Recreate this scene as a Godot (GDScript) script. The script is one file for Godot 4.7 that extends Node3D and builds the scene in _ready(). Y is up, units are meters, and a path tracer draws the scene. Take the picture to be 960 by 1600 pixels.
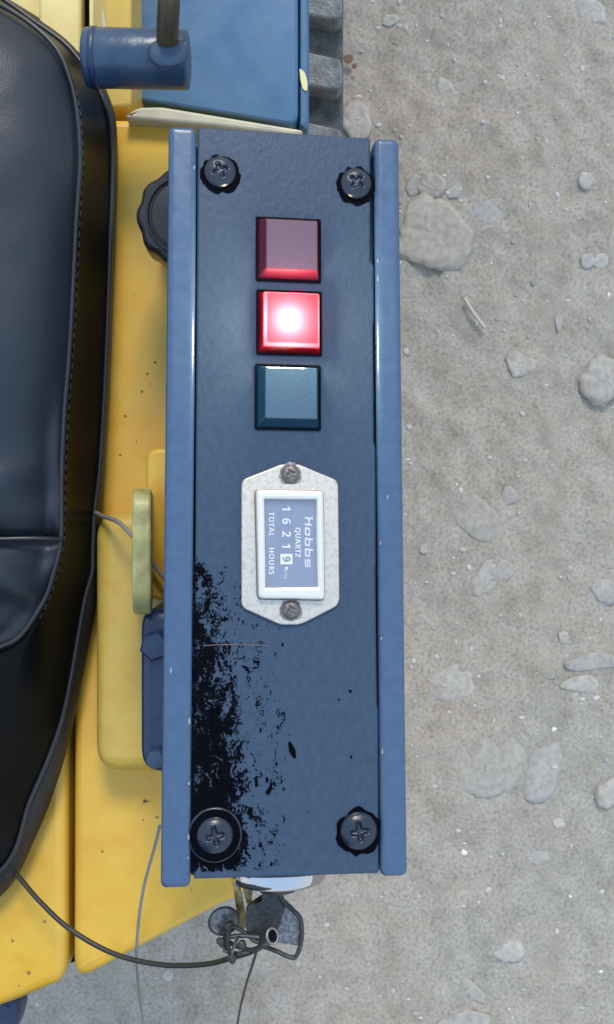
extends Node3D
# A control console with hour meter and indicator lights beside the seat of a yellow and blue tracked machine, seen from above over bare ground.

var taken := {}
var M := {}
var rng := RandomNumberGenerator.new()

# ------------------------------------------------------------------ shapes
class Shape:
	var v := PackedVector3Array()
	var g := PackedInt32Array()

	func tri(a: Vector3, b: Vector3, c: Vector3, k := 1) -> void:
		v.append(a); v.append(b); v.append(c)
		g.append(k); g.append(k); g.append(k)

	func quad(a: Vector3, b: Vector3, c: Vector3, d: Vector3, k := 1) -> void:
		tri(a, b, c, k)
		tri(a, c, d, k)

	func grid(rows: Array, closed := false, k := 1) -> void:
		for i in rows.size() - 1:
			var a: PackedVector3Array = rows[i]
			var b: PackedVector3Array = rows[i + 1]
			var n := a.size()
			for j in (n if closed else n - 1):
				var j2 := (j + 1) % n
				quad(a[j], a[j2], b[j2], b[j], k)

	func fan(ring: PackedVector3Array, flip := false, k := -1) -> void:
		var c := Vector3.ZERO
		for p in ring:
			c += p
		c /= ring.size()
		for j in ring.size():
			var p := ring[j]
			var q := ring[(j + 1) % ring.size()]
			if flip:
				tri(c, q, p, k)
			else:
				tri(c, p, q, k)

	func poly(pts: PackedVector2Array, y: float, up: bool, k := -1) -> void:
		var idx := Geometry2D.triangulate_polygon(pts)
		for i in range(0, idx.size(), 3):
			var a := Vector3(pts[idx[i]].x, y, pts[idx[i]].y)
			var b := Vector3(pts[idx[i + 1]].x, y, pts[idx[i + 1]].y)
			var c := Vector3(pts[idx[i + 2]].x, y, pts[idx[i + 2]].y)
			var n := (c - a).cross(b - a)
			if (n.y > 0) == up:
				tri(a, b, c, k)
			else:
				tri(a, c, b, k)

	func moved(t: Transform3D, from := 0) -> void:
		for i in range(from, v.size()):
			v[i] = t * v[i]

	func mesh(sheet := false) -> ArrayMesh:
		var s := 0.0
		var mid := Vector3.ZERO
		for p in v:
			mid += p
		mid /= maxf(1.0, v.size())
		for i in range(0, v.size(), 3):
			if sheet:
				s -= (v[i + 2] - v[i]).cross(v[i + 1] - v[i]).y
			else:
				s += (v[i] - mid).dot((v[i + 1] - mid).cross(v[i + 2] - mid))
		var st := SurfaceTool.new()
		st.begin(Mesh.PRIMITIVE_TRIANGLES)
		var order := [0, 1, 2] if s <= 0 else [0, 2, 1]
		for i in range(0, v.size(), 3):
			for o in order:
				st.set_smooth_group(g[i + o] if g[i + o] >= 0 else 0xFFFFFFFF)
				st.add_vertex(v[i + o])
		st.generate_normals()
		return st.commit()


func ccw(pts: PackedVector2Array) -> PackedVector2Array:
	var p := pts.duplicate()
	if Geometry2D.is_polygon_clockwise(p):
		p.reverse()
	return p


func inset(p: PackedVector2Array, d: float) -> PackedVector2Array:
	var out := PackedVector2Array()
	var n := p.size()
	for i in n:
		var e1 := (p[i] - p[(i + n - 1) % n]).normalized()
		var e2 := (p[(i + 1) % n] - p[i]).normalized()
		var n1 := Vector2(-e1.y, e1.x)
		var n2 := Vector2(-e2.y, e2.x)
		var m := (n1 + n2).normalized()
		out.append(p[i] + m * d / maxf(0.35, m.dot(n1)))
	return out


func rounded(pts: Array, r: float, n := 5) -> PackedVector2Array:
	var out := PackedVector2Array()
	var k := pts.size()
	for i in k:
		var p: Vector2 = pts[i]
		var a: Vector2 = pts[(i + k - 1) % k]
		var b: Vector2 = pts[(i + 1) % k]
		var ra := minf(r, p.distance_to(a) * 0.48)
		var rb := minf(r, p.distance_to(b) * 0.48)
		var s := p + (a - p).normalized() * ra
		var e := p + (b - p).normalized() * rb
		for j in n + 1:
			var t := float(j) / n
			out.append(s.lerp(p, t).lerp(p.lerp(e, t), t))
	return out


func rect(x0: float, z0: float, x1: float, z1: float) -> Array:
	return [Vector2(x0, z0), Vector2(x1, z0), Vector2(x1, z1), Vector2(x0, z1)]


func ring3(p: PackedVector2Array, y: float) -> PackedVector3Array:
	var out := PackedVector3Array()
	for q in p:
		out.append(Vector3(q.x, y, q.y))
	return out


# an outline drawn out from y0 to y1, its upper edge (and on wish its lower one) rounded
func prism(s: Shape, pts, y0: float, y1: float, bevel := 0.0, smooth := false, steps := 3, both := false) -> void:
	var p := ccw(PackedVector2Array(pts))
	while bevel > 1e-6 and Geometry2D.triangulate_polygon(inset(p, bevel)).is_empty():
		bevel *= 0.75
	var low := p
	var start := y0
	if both:
		var rows0 := []
		for i in steps + 1:
			var a := PI / 2 * i / steps
			rows0.append(ring3(inset(p, bevel * (1 - sin(a))), y0 + bevel * (1 - cos(a))))
		s.grid(rows0, true, 5)
		low = inset(p, bevel)
		start = y0 + bevel
	s.grid([ring3(p, start), ring3(p, y1 - bevel)], true, 3 if smooth else -1)
	s.poly(low, y0, false)
	var top := p
	if bevel > 0:
		var rows := []
		for i in steps + 1:
			var a := PI / 2 * i / steps
			top = inset(p, bevel * (1 - cos(a)))
			rows.append(ring3(top, y1 - bevel + bevel * sin(a)))
		s.grid(rows, true, 1)
	s.poly(top, y1, true)


# a flat ring between an outer and an inner outline with the same number of points
func frame(s: Shape, outer: PackedVector2Array, inner: PackedVector2Array, y0: float, y1: float, bevel: float) -> void:
	var o := ccw(outer)
	var i := ccw(inner)
	var rows := [ring3(o, y0), ring3(o, y1 - bevel), ring3(inset(o, bevel * 0.3), y1 - bevel * 0.3), ring3(inset(o, bevel), y1),
		ring3(inset(i, -bevel), y1), ring3(inset(i, -bevel * 0.3), y1 - bevel * 0.3), ring3(i, y1 - bevel), ring3(i, y0), ring3(o, y0)]
	for k in rows.size() - 1:
		s.grid([rows[k], rows[k + 1]], true, -1)


func rbox(s: Shape, c: Vector3, size: Vector3, r: float, steps := 3) -> void:
	var h := size / 2
	for ax in 3:
		var a1 := (ax + 1) % 3
		var a2 := (ax + 2) % 3
		for sg in [-1.0, 1.0]:
			var rows := []
			for u in lines(h[a1], r, steps):
				var row := PackedVector3Array()
				for w in lines(h[a2], r, steps):
					var p := Vector3.ZERO
					p[ax] = sg * h[ax]
					p[a1] = u
					p[a2] = w
					var q := p.clamp(-(h - Vector3.ONE * r), h - Vector3.ONE * r)
					row.append(c + q + (p - q).normalized() * r)
				if sg > 0:
					row.reverse()
				rows.append(row)
			s.grid(rows, false, 1)


func lines(h: float, r: float, steps: int) -> Array:
	var out := []
	for i in steps + 1:
		out.append(-h + r * i / steps)
	if h > r * 1.4:
		out.append(-h + r * 1.4)
		out.append(h - r * 1.4)
	for i in steps + 1:
		var x := h - r + r * i / steps
		if x > out[-1] + 1e-7:
			out.append(x)
	return out


# a profile of (radius, height) turned round the y axis
func lathe(s: Shape, prof: Array, n := 32, sharp := false, cap := true) -> void:
	var rows := []
	for p in prof:
		var row := PackedVector3Array()
		for j in n:
			var a := TAU * j / n
			row.append(Vector3(cos(a) * p.x, p.y, sin(a) * p.x))
		rows.append(row)
	for i in rows.size() - 1:
		s.grid([rows[i], rows[i + 1]], true, (10 + i) if sharp else 1)
	if cap:
		if prof[0].x > 1e-6:
			s.fan(rows[0], false)
		if prof[-1].x > 1e-6:
			s.fan(rows[-1], true)


func curve(pts: Array, per := 8) -> PackedVector3Array:
	var out := PackedVector3Array()
	for i in pts.size() - 1:
		var a: Vector3 = pts[maxi(i - 1, 0)]
		var b: Vector3 = pts[i]
		var c: Vector3 = pts[i + 1]
		var d: Vector3 = pts[mini(i + 2, pts.size() - 1)]
		for k in per:
			out.append(b.cubic_interpolate(c, a, d, float(k) / per))
	out.append(pts[-1])
	return out


func tube(s: Shape, path: PackedVector3Array, r: float, n := 8, closed := false, r_end := -1.0) -> void:
	var rows := []
	var side := Vector3.ZERO
	var m := path.size()
	for i in m:
		var t: Vector3
		if closed:
			t = path[(i + 1) % m] - path[(i + m - 1) % m]
		else:
			t = path[mini(i + 1, m - 1)] - path[maxi(i - 1, 0)]
		t = t.normalized()
		if side == Vector3.ZERO:
			side = t.cross(Vector3.UP if absf(t.y) < 0.9 else Vector3.RIGHT).normalized()
		side = (side - t * side.dot(t)).normalized()
		var up := side.cross(t)
		var rr := r if r_end < 0 else lerpf(r, r_end, float(i) / (m - 1))
		var row := PackedVector3Array()
		for j in n:
			var a := TAU * j / n
			row.append(path[i] + (side * cos(a) + up * sin(a)) * rr)
		rows.append(row)
	if closed:
		rows.append(rows[0])
	s.grid(rows, true, 1)
	if not closed:
		s.fan(rows[0], false)
		s.fan(rows[-1], true)


func circle(c: Vector3, ax: Vector3, ay: Vector3, n := 32) -> PackedVector3Array:
	var out := PackedVector3Array()
	for j in n:
		out.append(c + ax * cos(TAU * j / n) + ay * sin(TAU * j / n))
	return out


# the head of a cross-recessed screw: a dome of radius r and height h with a cross sunk into it
func cross_head(s: Shape, r: float, h: float, arm: float, wide: float, deep: float, n := 30) -> void:
	var rows := []
	for i in n + 1:
		var row := PackedVector3Array()
		for j in n + 1:
			var u := -1.0 + 2.0 * i / n
			var w := -1.0 + 2.0 * j / n
			var p := Vector2(u * sqrt(1 - w * w / 2), w * sqrt(1 - u * u / 2))
			var d := p.length()
			var y := h * (0.30 + 0.70 * sqrt(maxf(0.0, 1 - d * d * 0.98)))
			var q := p * r
			var cut := 0.0
			if absf(q.x) < arm and absf(q.y) < arm:
				cut = maxf(clampf((wide - absf(q.x)) / (wide * 0.5), 0, 1), clampf((wide - absf(q.y)) / (wide * 0.5), 0, 1)) * clampf((arm - d * r) / (arm * 0.3), 0, 1)
			row.append(Vector3(q.x, y - cut * deep, q.y))
		rows.append(row)
	s.grid(rows, false, 1)
	var rim := []
	for y in [0.30 * h + h * 0.70 * sqrt(0.02), 0.0]:
		rim.append(circle(Vector3(0, y, 0), Vector3(r, 0, 0), Vector3(0, 0, r), 40))
	s.grid(rim, true, 2)


# ------------------------------------------------------------------ names, labels
func numbered(called: String) -> String:
	if not taken.has(called):
		taken[called] = 0
		return called
	taken[called] += 1
	return "%s_%03d" % [called, taken[called]]


func tag(o: Node, label: String, category: String, group := "", kind := "") -> void:
	if label:
		o.set_meta("label", label)
	if category:
		o.set_meta("category", category)
	if group:
		o.set_meta("group", group)
	if kind:
		o.set_meta("kind", kind)


func thing(called: String, label: String, category: String, at := Transform3D.IDENTITY, group := "") -> Node3D:
	var o := Node3D.new()
	o.name = numbered(called)
	o.transform = at
	add_child(o)
	tag(o, label, category, group)
	return o


func obj(called: String, mesh: Mesh, m: Material, parent: Node = null, at := Transform3D.IDENTITY) -> MeshInstance3D:
	var o := MeshInstance3D.new()
	if parent == null:
		o.name = numbered(called)
	else:
		var k := 0
		var nm := called
		while parent.has_node(NodePath(nm)):
			k += 1
			nm = "%s_%03d" % [called, k]
		o.name = nm
	o.mesh = mesh
	o.material_override = m
	o.transform = at
	if parent == null:
		add_child(o)
	else:
		parent.add_child(o, true)
	return o


# ------------------------------------------------------------------ materials
func noise_map(sd: int, freq: float, size := 512, low := Color.BLACK, high := Color.WHITE, stops := [], octaves := 4, kind := FastNoiseLite.TYPE_SIMPLEX_SMOOTH, ridged := false) -> NoiseTexture2D:
	var n := FastNoiseLite.new()
	n.seed = sd
	n.frequency = freq
	n.noise_type = kind
	n.fractal_octaves = octaves
	n.fractal_type = FastNoiseLite.FRACTAL_RIDGED if ridged else FastNoiseLite.FRACTAL_FBM
	var t := NoiseTexture2D.new()
	t.width = size
	t.height = size
	t.seamless = true
	t.noise = n
	var gr := Gradient.new()
	if stops.is_empty():
		gr.set_color(0, low)
		gr.set_color(1, high)
	else:
		gr.offsets = PackedFloat32Array(stops.map(func(q): return q[0]))
		gr.colors = PackedColorArray(stops.map(func(q): return q[1]))
	t.color_ramp = gr
	return t


func lin(r: float, g: float, b: float) -> Color:
	return Color(r, g, b).linear_to_srgb()


func mat(r: float, g: float, b: float, rough: float, metal := 0.0) -> StandardMaterial3D:
	var m := StandardMaterial3D.new()
	m.albedo_color = lin(r, g, b)
	m.roughness = rough
	m.metallic = metal
	return m


func textured(m: StandardMaterial3D, scale: Vector3, albedo: Texture2D = null, bump: Texture2D = null, bump_cm := 0.0, rough: Texture2D = null, in_world := false) -> StandardMaterial3D:
	m.uv1_triplanar = true
	m.uv1_world_triplanar = in_world
	m.uv1_scale = scale
	if albedo:
		m.albedo_texture = albedo
	if bump:
		m.heightmap_enabled = true
		m.heightmap_texture = bump
		m.heightmap_scale = bump_cm
	if rough:
		m.roughness_texture = rough
		m.roughness_texture_channel = BaseMaterial3D.TEXTURE_CHANNEL_RED
	return m


func make_materials() -> void:
	var peel := noise_map(11, 0.03, 512)
	var fine := noise_map(12, 0.09, 512)
	var uneven := noise_map(13, 0.012, 512, Color(0.55, 0.55, 0.55), Color(1, 1, 1))
	var grain := noise_map(14, 0.07, 512, Color.BLACK, Color.WHITE, [], 3, FastNoiseLite.TYPE_CELLULAR)
	var worn := noise_map(15, 0.02, 512, Color.WHITE, Color.WHITE, [[0.0, Color(0.80, 0.82, 0.86)], [0.45, Color(0.95, 0.95, 0.96)], [0.75, Color(1, 1, 1)], [0.86, Color(1, 1, 1)], [0.93, Color(1.0, 0.98, 0.95)]], 5)
	var faint := noise_map(19, 0.02, 512, Color(0.88, 0.90, 0.92), Color(1, 1, 1))
	var dusty := noise_map(16, 0.012, 1024, Color.WHITE, Color.WHITE, [[0.0, Color(0.26, 0.20, 0.14)], [0.055, Color(0.40, 0.30, 0.18)], [0.075, Color(0.97, 0.92, 0.82)], [0.4, Color(0.99, 0.965, 0.93)], [0.62, Color(1.0, 0.99, 0.98)], [1.0, Color(0.97, 0.965, 1.0)]], 6)
	M.strip = textured(mat(0.052, 0.101, 0.188, 0.36), Vector3(14, 14, 14), faint, peel, 0.003, uneven)
	M.panel = textured(mat(0.044, 0.072, 0.116, 0.36), Vector3(30, 30, 17), faint, peel, 0.0065)
	M.panel.metallic_specular = 0.32
	M.screw = textured(mat(0.011, 0.018, 0.036, 0.26), Vector3(60, 60, 60), null, peel, 0.006)
	M.dark = mat(0.004, 0.005, 0.008, 0.7)
	M.dark.metallic_specular = 0.15
	M.oil_shade = mat(0.0025, 0.003, 0.005, 0.5)  # real run-off stain; also the dark reflection painted round the screws
	M.oil_shade.metallic_specular = 0.08
	M.film = mat(0.014, 0.020, 0.036, 0.4)
	M.film.metallic_specular = 0.2
	M.yellow = textured(mat(0.72, 0.45, 0.058, 0.45), Vector3(3.1, 3.1, 3.1), dusty, peel, 0.02, uneven)
	M.dull_shaded_yellow = textured(mat(0.56, 0.40, 0.075, 0.5), Vector3(4.3, 4.3, 4.3), dusty, peel, 0.02, uneven)  # the yellow paint with the housing's shade put into its colour
	M.pale_yellow = textured(mat(0.74, 0.60, 0.24, 0.45), Vector3(3.7, 3.7, 3.7), dusty, peel, 0.02, uneven)
	M.lever = textured(mat(0.56, 0.52, 0.20, 0.4), Vector3(12, 12, 12), uneven, peel, 0.02)
	M.ledge = textured(mat(0.62, 0.54, 0.38, 0.55), Vector3(5, 5, 5), faint, fine, 0.006)
	M.cover = textured(mat(0.048, 0.138, 0.255, 0.42), Vector3(5, 5, 5), faint, peel, 0.006, uneven)
	M.navy = textured(mat(0.010, 0.030, 0.085, 0.45), Vector3(9, 9, 9), worn, peel, 0.03, uneven)
	M.steel_blue = textured(mat(0.028, 0.064, 0.122, 0.4), Vector3(9, 9, 9), worn, peel, 0.02, uneven)
	M.rod = textured(mat(0.075, 0.055, 0.022, 0.42), Vector3(12, 12, 12), uneven, fine, 0.02)
	M.vinyl = textured(mat(0.009, 0.015, 0.026, 0.44), Vector3(26, 26, 26), null, grain, 0.007)
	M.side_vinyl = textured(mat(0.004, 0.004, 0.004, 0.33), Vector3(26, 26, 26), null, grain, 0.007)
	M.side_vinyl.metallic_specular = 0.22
	M.trim_vinyl = textured(mat(0.014, 0.014, 0.013, 0.55), Vector3(20, 20, 20), null, fine, 0.05)
	M.piping = mat(0.020, 0.021, 0.024, 0.30)
	M.thread = mat(0.060, 0.068, 0.080, 0.7)
	M.plastic = textured(mat(0.012, 0.012, 0.016, 0.36), Vector3(30, 30, 30), null, fine, 0.01)
	M.rubber = textured(mat(0.13, 0.14, 0.145, 0.85), Vector3(8, 8, 8), uneven, fine, 0.1)
	M.lug = textured(mat(0.27, 0.285, 0.30, 0.85), Vector3(8, 8, 8), uneven, fine, 0.1)
	M.chip_grey = mat(0.20, 0.25, 0.31, 0.6)
	M.rust = mat(0.27, 0.165, 0.055, 0.8)
	M.chip = mat(0.70, 0.62, 0.30, 0.5)
	M.aluminium = textured(mat(0.60, 0.55, 0.49, 0.42, 0.8), Vector3(40, 40, 40), noise_map(17, 0.02, 512, Color.WHITE, Color.WHITE, [[0.0, Color(0.78, 0.76, 0.74)], [0.2, Color(0.92, 0.91, 0.90)], [0.5, Color(0.97, 0.97, 0.97)], [1.0, Color(1, 1, 1)]], 4), fine, 0.006)
	M.bezel = textured(mat(0.76, 0.71, 0.635, 0.36, 0.8), Vector3(40, 40, 40), null, fine, 0.003)
	M.grime_shade = mat(0.13, 0.115, 0.12, 0.6)  # real dirt; also colours the shadow line painted round the bezel
	M.smudge = textured(mat(0.42, 0.39, 0.41, 0.5, 0.5), Vector3(60, 60, 60), uneven)
	M.old_screw = textured(mat(0.25, 0.225, 0.225, 0.35, 0.5), Vector3(80, 80, 80), uneven, fine, 0.008)
	M.dial = mat(0.080, 0.125, 0.25, 0.5)  # black dial, with the glass's sky reflection painted in as blue
	M.print = mat(0.66, 0.66, 0.68, 0.6)
	M.wheel = mat(0.070, 0.105, 0.235, 0.5)
	M.white = mat(0.78, 0.78, 0.74, 0.6)
	M.ink = mat(0.12, 0.15, 0.22, 0.6)
	M.glass = mat(1, 1, 1, 0.03)
	M.glass.transparency = BaseMaterial3D.TRANSPARENCY_ALPHA
	M.glass.albedo_color = Color(1, 1, 1, 0.06)
	M.chrome = textured(mat(0.50, 0.51, 0.53, 0.07, 1.0), Vector3(30, 30, 30), null, null, 0.0, noise_map(18, 0.02, 256, Color(0.3, 0.3, 0.3), Color(1, 1, 1)))
	M.key_metal = textured(mat(0.30, 0.30, 0.31, 0.32, 0.85), Vector3(60, 60, 60), uneven, fine, 0.006)
	M.key_dark = textured(mat(0.075, 0.077, 0.080, 0.42, 0.2), Vector3(60, 60, 60), uneven, fine, 0.008)
	M.brass = textured(mat(0.60, 0.46, 0.20, 0.35, 0.8), Vector3(40, 40, 40), uneven)
	M.tag = textured(mat(0.33, 0.33, 0.34, 0.4, 0.7), Vector3(60, 60, 60), uneven)
	M.wire = mat(0.028, 0.027, 0.024, 0.45)
	M.wire_pale = mat(0.24, 0.25, 0.25, 0.45, 0.3)
	M.wire_grey = mat(0.20, 0.18, 0.17, 0.5)
	M.red_off = lens_mat(Color(0.085, 0.008, 0.022), Color(0.12, 0.015, 0.03))
	M.blue_off = lens_mat(Color(0.008, 0.042, 0.075), Color(0.02, 0.09, 0.15))
	M.red_sky_sheen = textured(mat(0.105, 0.055, 0.095, 0.32), Vector3(60, 60, 60), faint, peel, 0.002)  # sky reflection on the red lens top, put into its colour
	M.blue_sky_sheen = textured(mat(0.046, 0.100, 0.155, 0.32), Vector3(60, 60, 60), faint, peel, 0.002)  # painted sky reflection for the blue lens top
	M.red_lit = lens_mat(Color(0.12, 0.004, 0.018), Color(1.0, 0.055, 0.10))
	M.bulb = mat(1, 0.9, 0.8, 0.5)
	M.bulb.emission_enabled = true
	M.bulb.emission = Color(1.0, 0.82, 0.6)
	M.bulb.emission_energy_multiplier = 6.0
	# ground: fine grit over broad stains of damp and dust
	var soil := noise_map(21, 0.010, 1024, Color.WHITE, Color.WHITE, [[0.0, Color(0.84, 0.825, 0.81)], [0.3, Color(0.91, 0.90, 0.885)], [0.5, Color(0.945, 0.935, 0.93)], [0.7, Color(0.97, 0.965, 0.96)], [1.0, Color(1, 1, 1)]], 7)
	var grit := noise_map(22, 0.085, 1024, Color.WHITE, Color.WHITE, [[0.0, Color(0.70, 0.685, 0.67)], [0.30, Color(0.89, 0.88, 0.87)], [0.55, Color(0.95, 0.945, 0.94)], [0.7, Color(0.97, 0.97, 0.97)], [0.80, Color(1, 1, 1)], [1.0, Color(1, 1, 1)]], 5)
	M.ground = textured(mat(1, 1, 1, 0.92), Vector3(1.9, 1.9, 1.9), soil, grit, 0.10, null, true)
	M.ground.vertex_color_use_as_albedo = true
	M.ground.metallic_specular = 0.3
	M.ground.detail_enabled = true
	M.ground.detail_albedo = grit
	M.ground.detail_blend_mode = BaseMaterial3D.BLEND_MODE_MUL
	M.ground.detail_uv_layer = BaseMaterial3D.DETAIL_UV_1
	M.stone = textured(mat(1, 1, 1, 0.8), Vector3(9, 9, 9), soil, grit, 0.25)
	M.stone.vertex_color_use_as_albedo = true
	M.pebble = mat(1, 1, 1, 0.75)
	M.pebble.vertex_color_use_as_albedo = true
	M.twig = mat(0.45, 0.41, 0.37, 0.8)
	M.leaf = mat(0.16, 0.09, 0.06, 0.8)


func lens_mat(c: Color, through: Color) -> StandardMaterial3D:
	var m := mat(c.r, c.g, c.b, 0.16)
	m.backlight_enabled = true
	m.backlight = through.linear_to_srgb() if through.r < 0.9 else Color(1.0, through.g, through.b).linear_to_srgb()
	return m


# ------------------------------------------------------------------ ground
var low_noise := FastNoiseLite.new()
var mid_noise := FastNoiseLite.new()
var tint_noise := FastNoiseLite.new()


func ground_height(x: float, z: float) -> float:
	var d := Vector2(x, z).length()
	var near := clampf(1.6 - d, 0.0, 1.0)
	return low_noise.get_noise_2d(x, z) * 0.010 + mid_noise.get_noise_2d(x, z) * 0.0032 * near


func ground_tint(x: float, z: float) -> Color:
	var t := tint_noise.get_noise_2d(x, z) * 0.5 + 0.5
	var a := Color(0.445, 0.402, 0.352)
	var b := Color(0.418, 0.410, 0.368)
	return a.lerp(b, clampf(t * 1.6 - 0.3, 0, 1))


func stretched(half: float, step: float) -> PackedFloat32Array:
	var out := PackedFloat32Array()
	var n := int(half / step)
	for i in range(-n, n + 1):
		out.append(i * step)
	var s := step
	var x := half
	var more := PackedFloat32Array()
	while x < 240.0:
		s *= 1.3
		x += s
		more.append(x)
	for q in more:
		out.append(q)
	more.reverse()
	var full := PackedFloat32Array()
	for q in more:
		full.append(-q)
	full.append_array(out)
	return full


func build_ground() -> void:
	low_noise.seed = 5
	low_noise.frequency = 3.2
	low_noise.fractal_octaves = 3
	mid_noise.seed = 6
	mid_noise.frequency = 26.0
	mid_noise.fractal_octaves = 4
	tint_noise.seed = 9
	tint_noise.frequency = 2.4
	tint_noise.fractal_octaves = 4
	var xs := stretched(0.56, 0.0045)
	var zs := stretched(0.74, 0.0045)
	var nx := xs.size()
	var nz := zs.size()
	var pos := PackedVector3Array()
	var nor := PackedVector3Array()
	var col := PackedColorArray()
	var idx := PackedInt32Array()
	for z in zs:
		for x in xs:
			pos.append(Vector3(x, ground_height(x, z), z))
			var e := 0.003
			nor.append(Vector3(ground_height(x - e, z) - ground_height(x + e, z), 2 * e, ground_height(x, z - e) - ground_height(x, z + e)).normalized())
			col.append(ground_tint(x, z))
	for j in nz - 1:
		for i in nx - 1:
			var a := j * nx + i
			idx.append_array([a, a + 1, a + nx + 1, a, a + nx + 1, a + nx])
	var arr := []
	arr.resize(Mesh.ARRAY_MAX)
	arr[Mesh.ARRAY_VERTEX] = pos
	arr[Mesh.ARRAY_NORMAL] = nor
	arr[Mesh.ARRAY_COLOR] = col
	arr[Mesh.ARRAY_INDEX] = idx
	var m := ArrayMesh.new()
	m.add_surface_from_arrays(Mesh.PRIMITIVE_TRIANGLES, arr)
	var o := obj("ground", m, M.ground)
	tag(o, "bare packed grey brown dirt ground strewn with stones", "ground", "", "structure")


func colored(mesh: ArrayMesh, fn: Callable) -> ArrayMesh:
	var arr := mesh.surface_get_arrays(0)
	var col := PackedColorArray()
	for p in arr[Mesh.ARRAY_VERTEX]:
		col.append(fn.call(p))
	arr[Mesh.ARRAY_COLOR] = col
	var m := ArrayMesh.new()
	m.add_surface_from_arrays(Mesh.PRIMITIVE_TRIANGLES, arr)
	return m


func stone_shape(sd: int, facets: int, rough: float, nu := 28, nv := 16, flat := false) -> Shape:
	rng.seed = sd
	var planes := []
	for i in facets:
		planes.append([Vector3(rng.randfn(), rng.randfn() * 0.8, rng.randfn()).normalized(), rng.randf_range(0.72, 0.98)])
	if flat:
		planes.append([Vector3(rng.randf_range(-0.1, 0.1), 1, rng.randf_range(-0.1, 0.1)).normalized(), 0.45])
	var nz := FastNoiseLite.new()
	nz.seed = sd
	nz.frequency = 1.6
	nz.fractal_octaves = 4
	var s := Shape.new()
	var rows := []
	for j in nv + 1:
		var th := PI * j / nv
		var row := PackedVector3Array()
		for i in nu:
			var a := TAU * i / nu
			var d := Vector3(sin(th) * cos(a), cos(th), sin(th) * sin(a))
			var r := 1.08
			for pl in planes:
				var c: float = d.dot(pl[0])
				if c > 0.05:
					r = minf(r, pl[1] / c)
			r *= 1.0 + rough * nz.get_noise_3dv(d * 1.5)
			row.append(d * r)
		rows.append(row)
	s.grid(rows, true, 1)
	return s


# a stone sunk in the ground at c, rx by rz across, standing ht out of it
func stone(label: String, c: Vector2, rx: float, rz: float, deg: float, ht: float, color: Color, sd: int, facets := 9, rough := 0.12, called := "stone") -> void:
	var s := stone_shape(sd, facets, rough, 40, 24, true)
	var turn := Transform3D(Basis(Vector3.UP, deg_to_rad(-deg)), Vector3.ZERO)
	s.moved(turn * Transform3D(Basis.from_scale(Vector3(rx * 1.12, ht * 2.4, rz * 1.12)), Vector3.ZERO))
	var nz := FastNoiseLite.new()
	nz.seed = sd + 100
	nz.frequency = 40
	var m := colored(s.mesh(), func(p): return color.lerp(Color(0.455, 0.425, 0.38), 0.68) * (0.94 + 0.16 * nz.get_noise_3dv(p)))
	var o := obj(called, m, M.stone, null, Transform3D(Basis.IDENTITY, Vector3(c.x, ground_height(c.x, c.y) - ht * (0.55 if ht > 0.0085 else 0.82), c.y)))
	tag(o, label, "stone", "stones embedded in the dirt ground")


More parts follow.
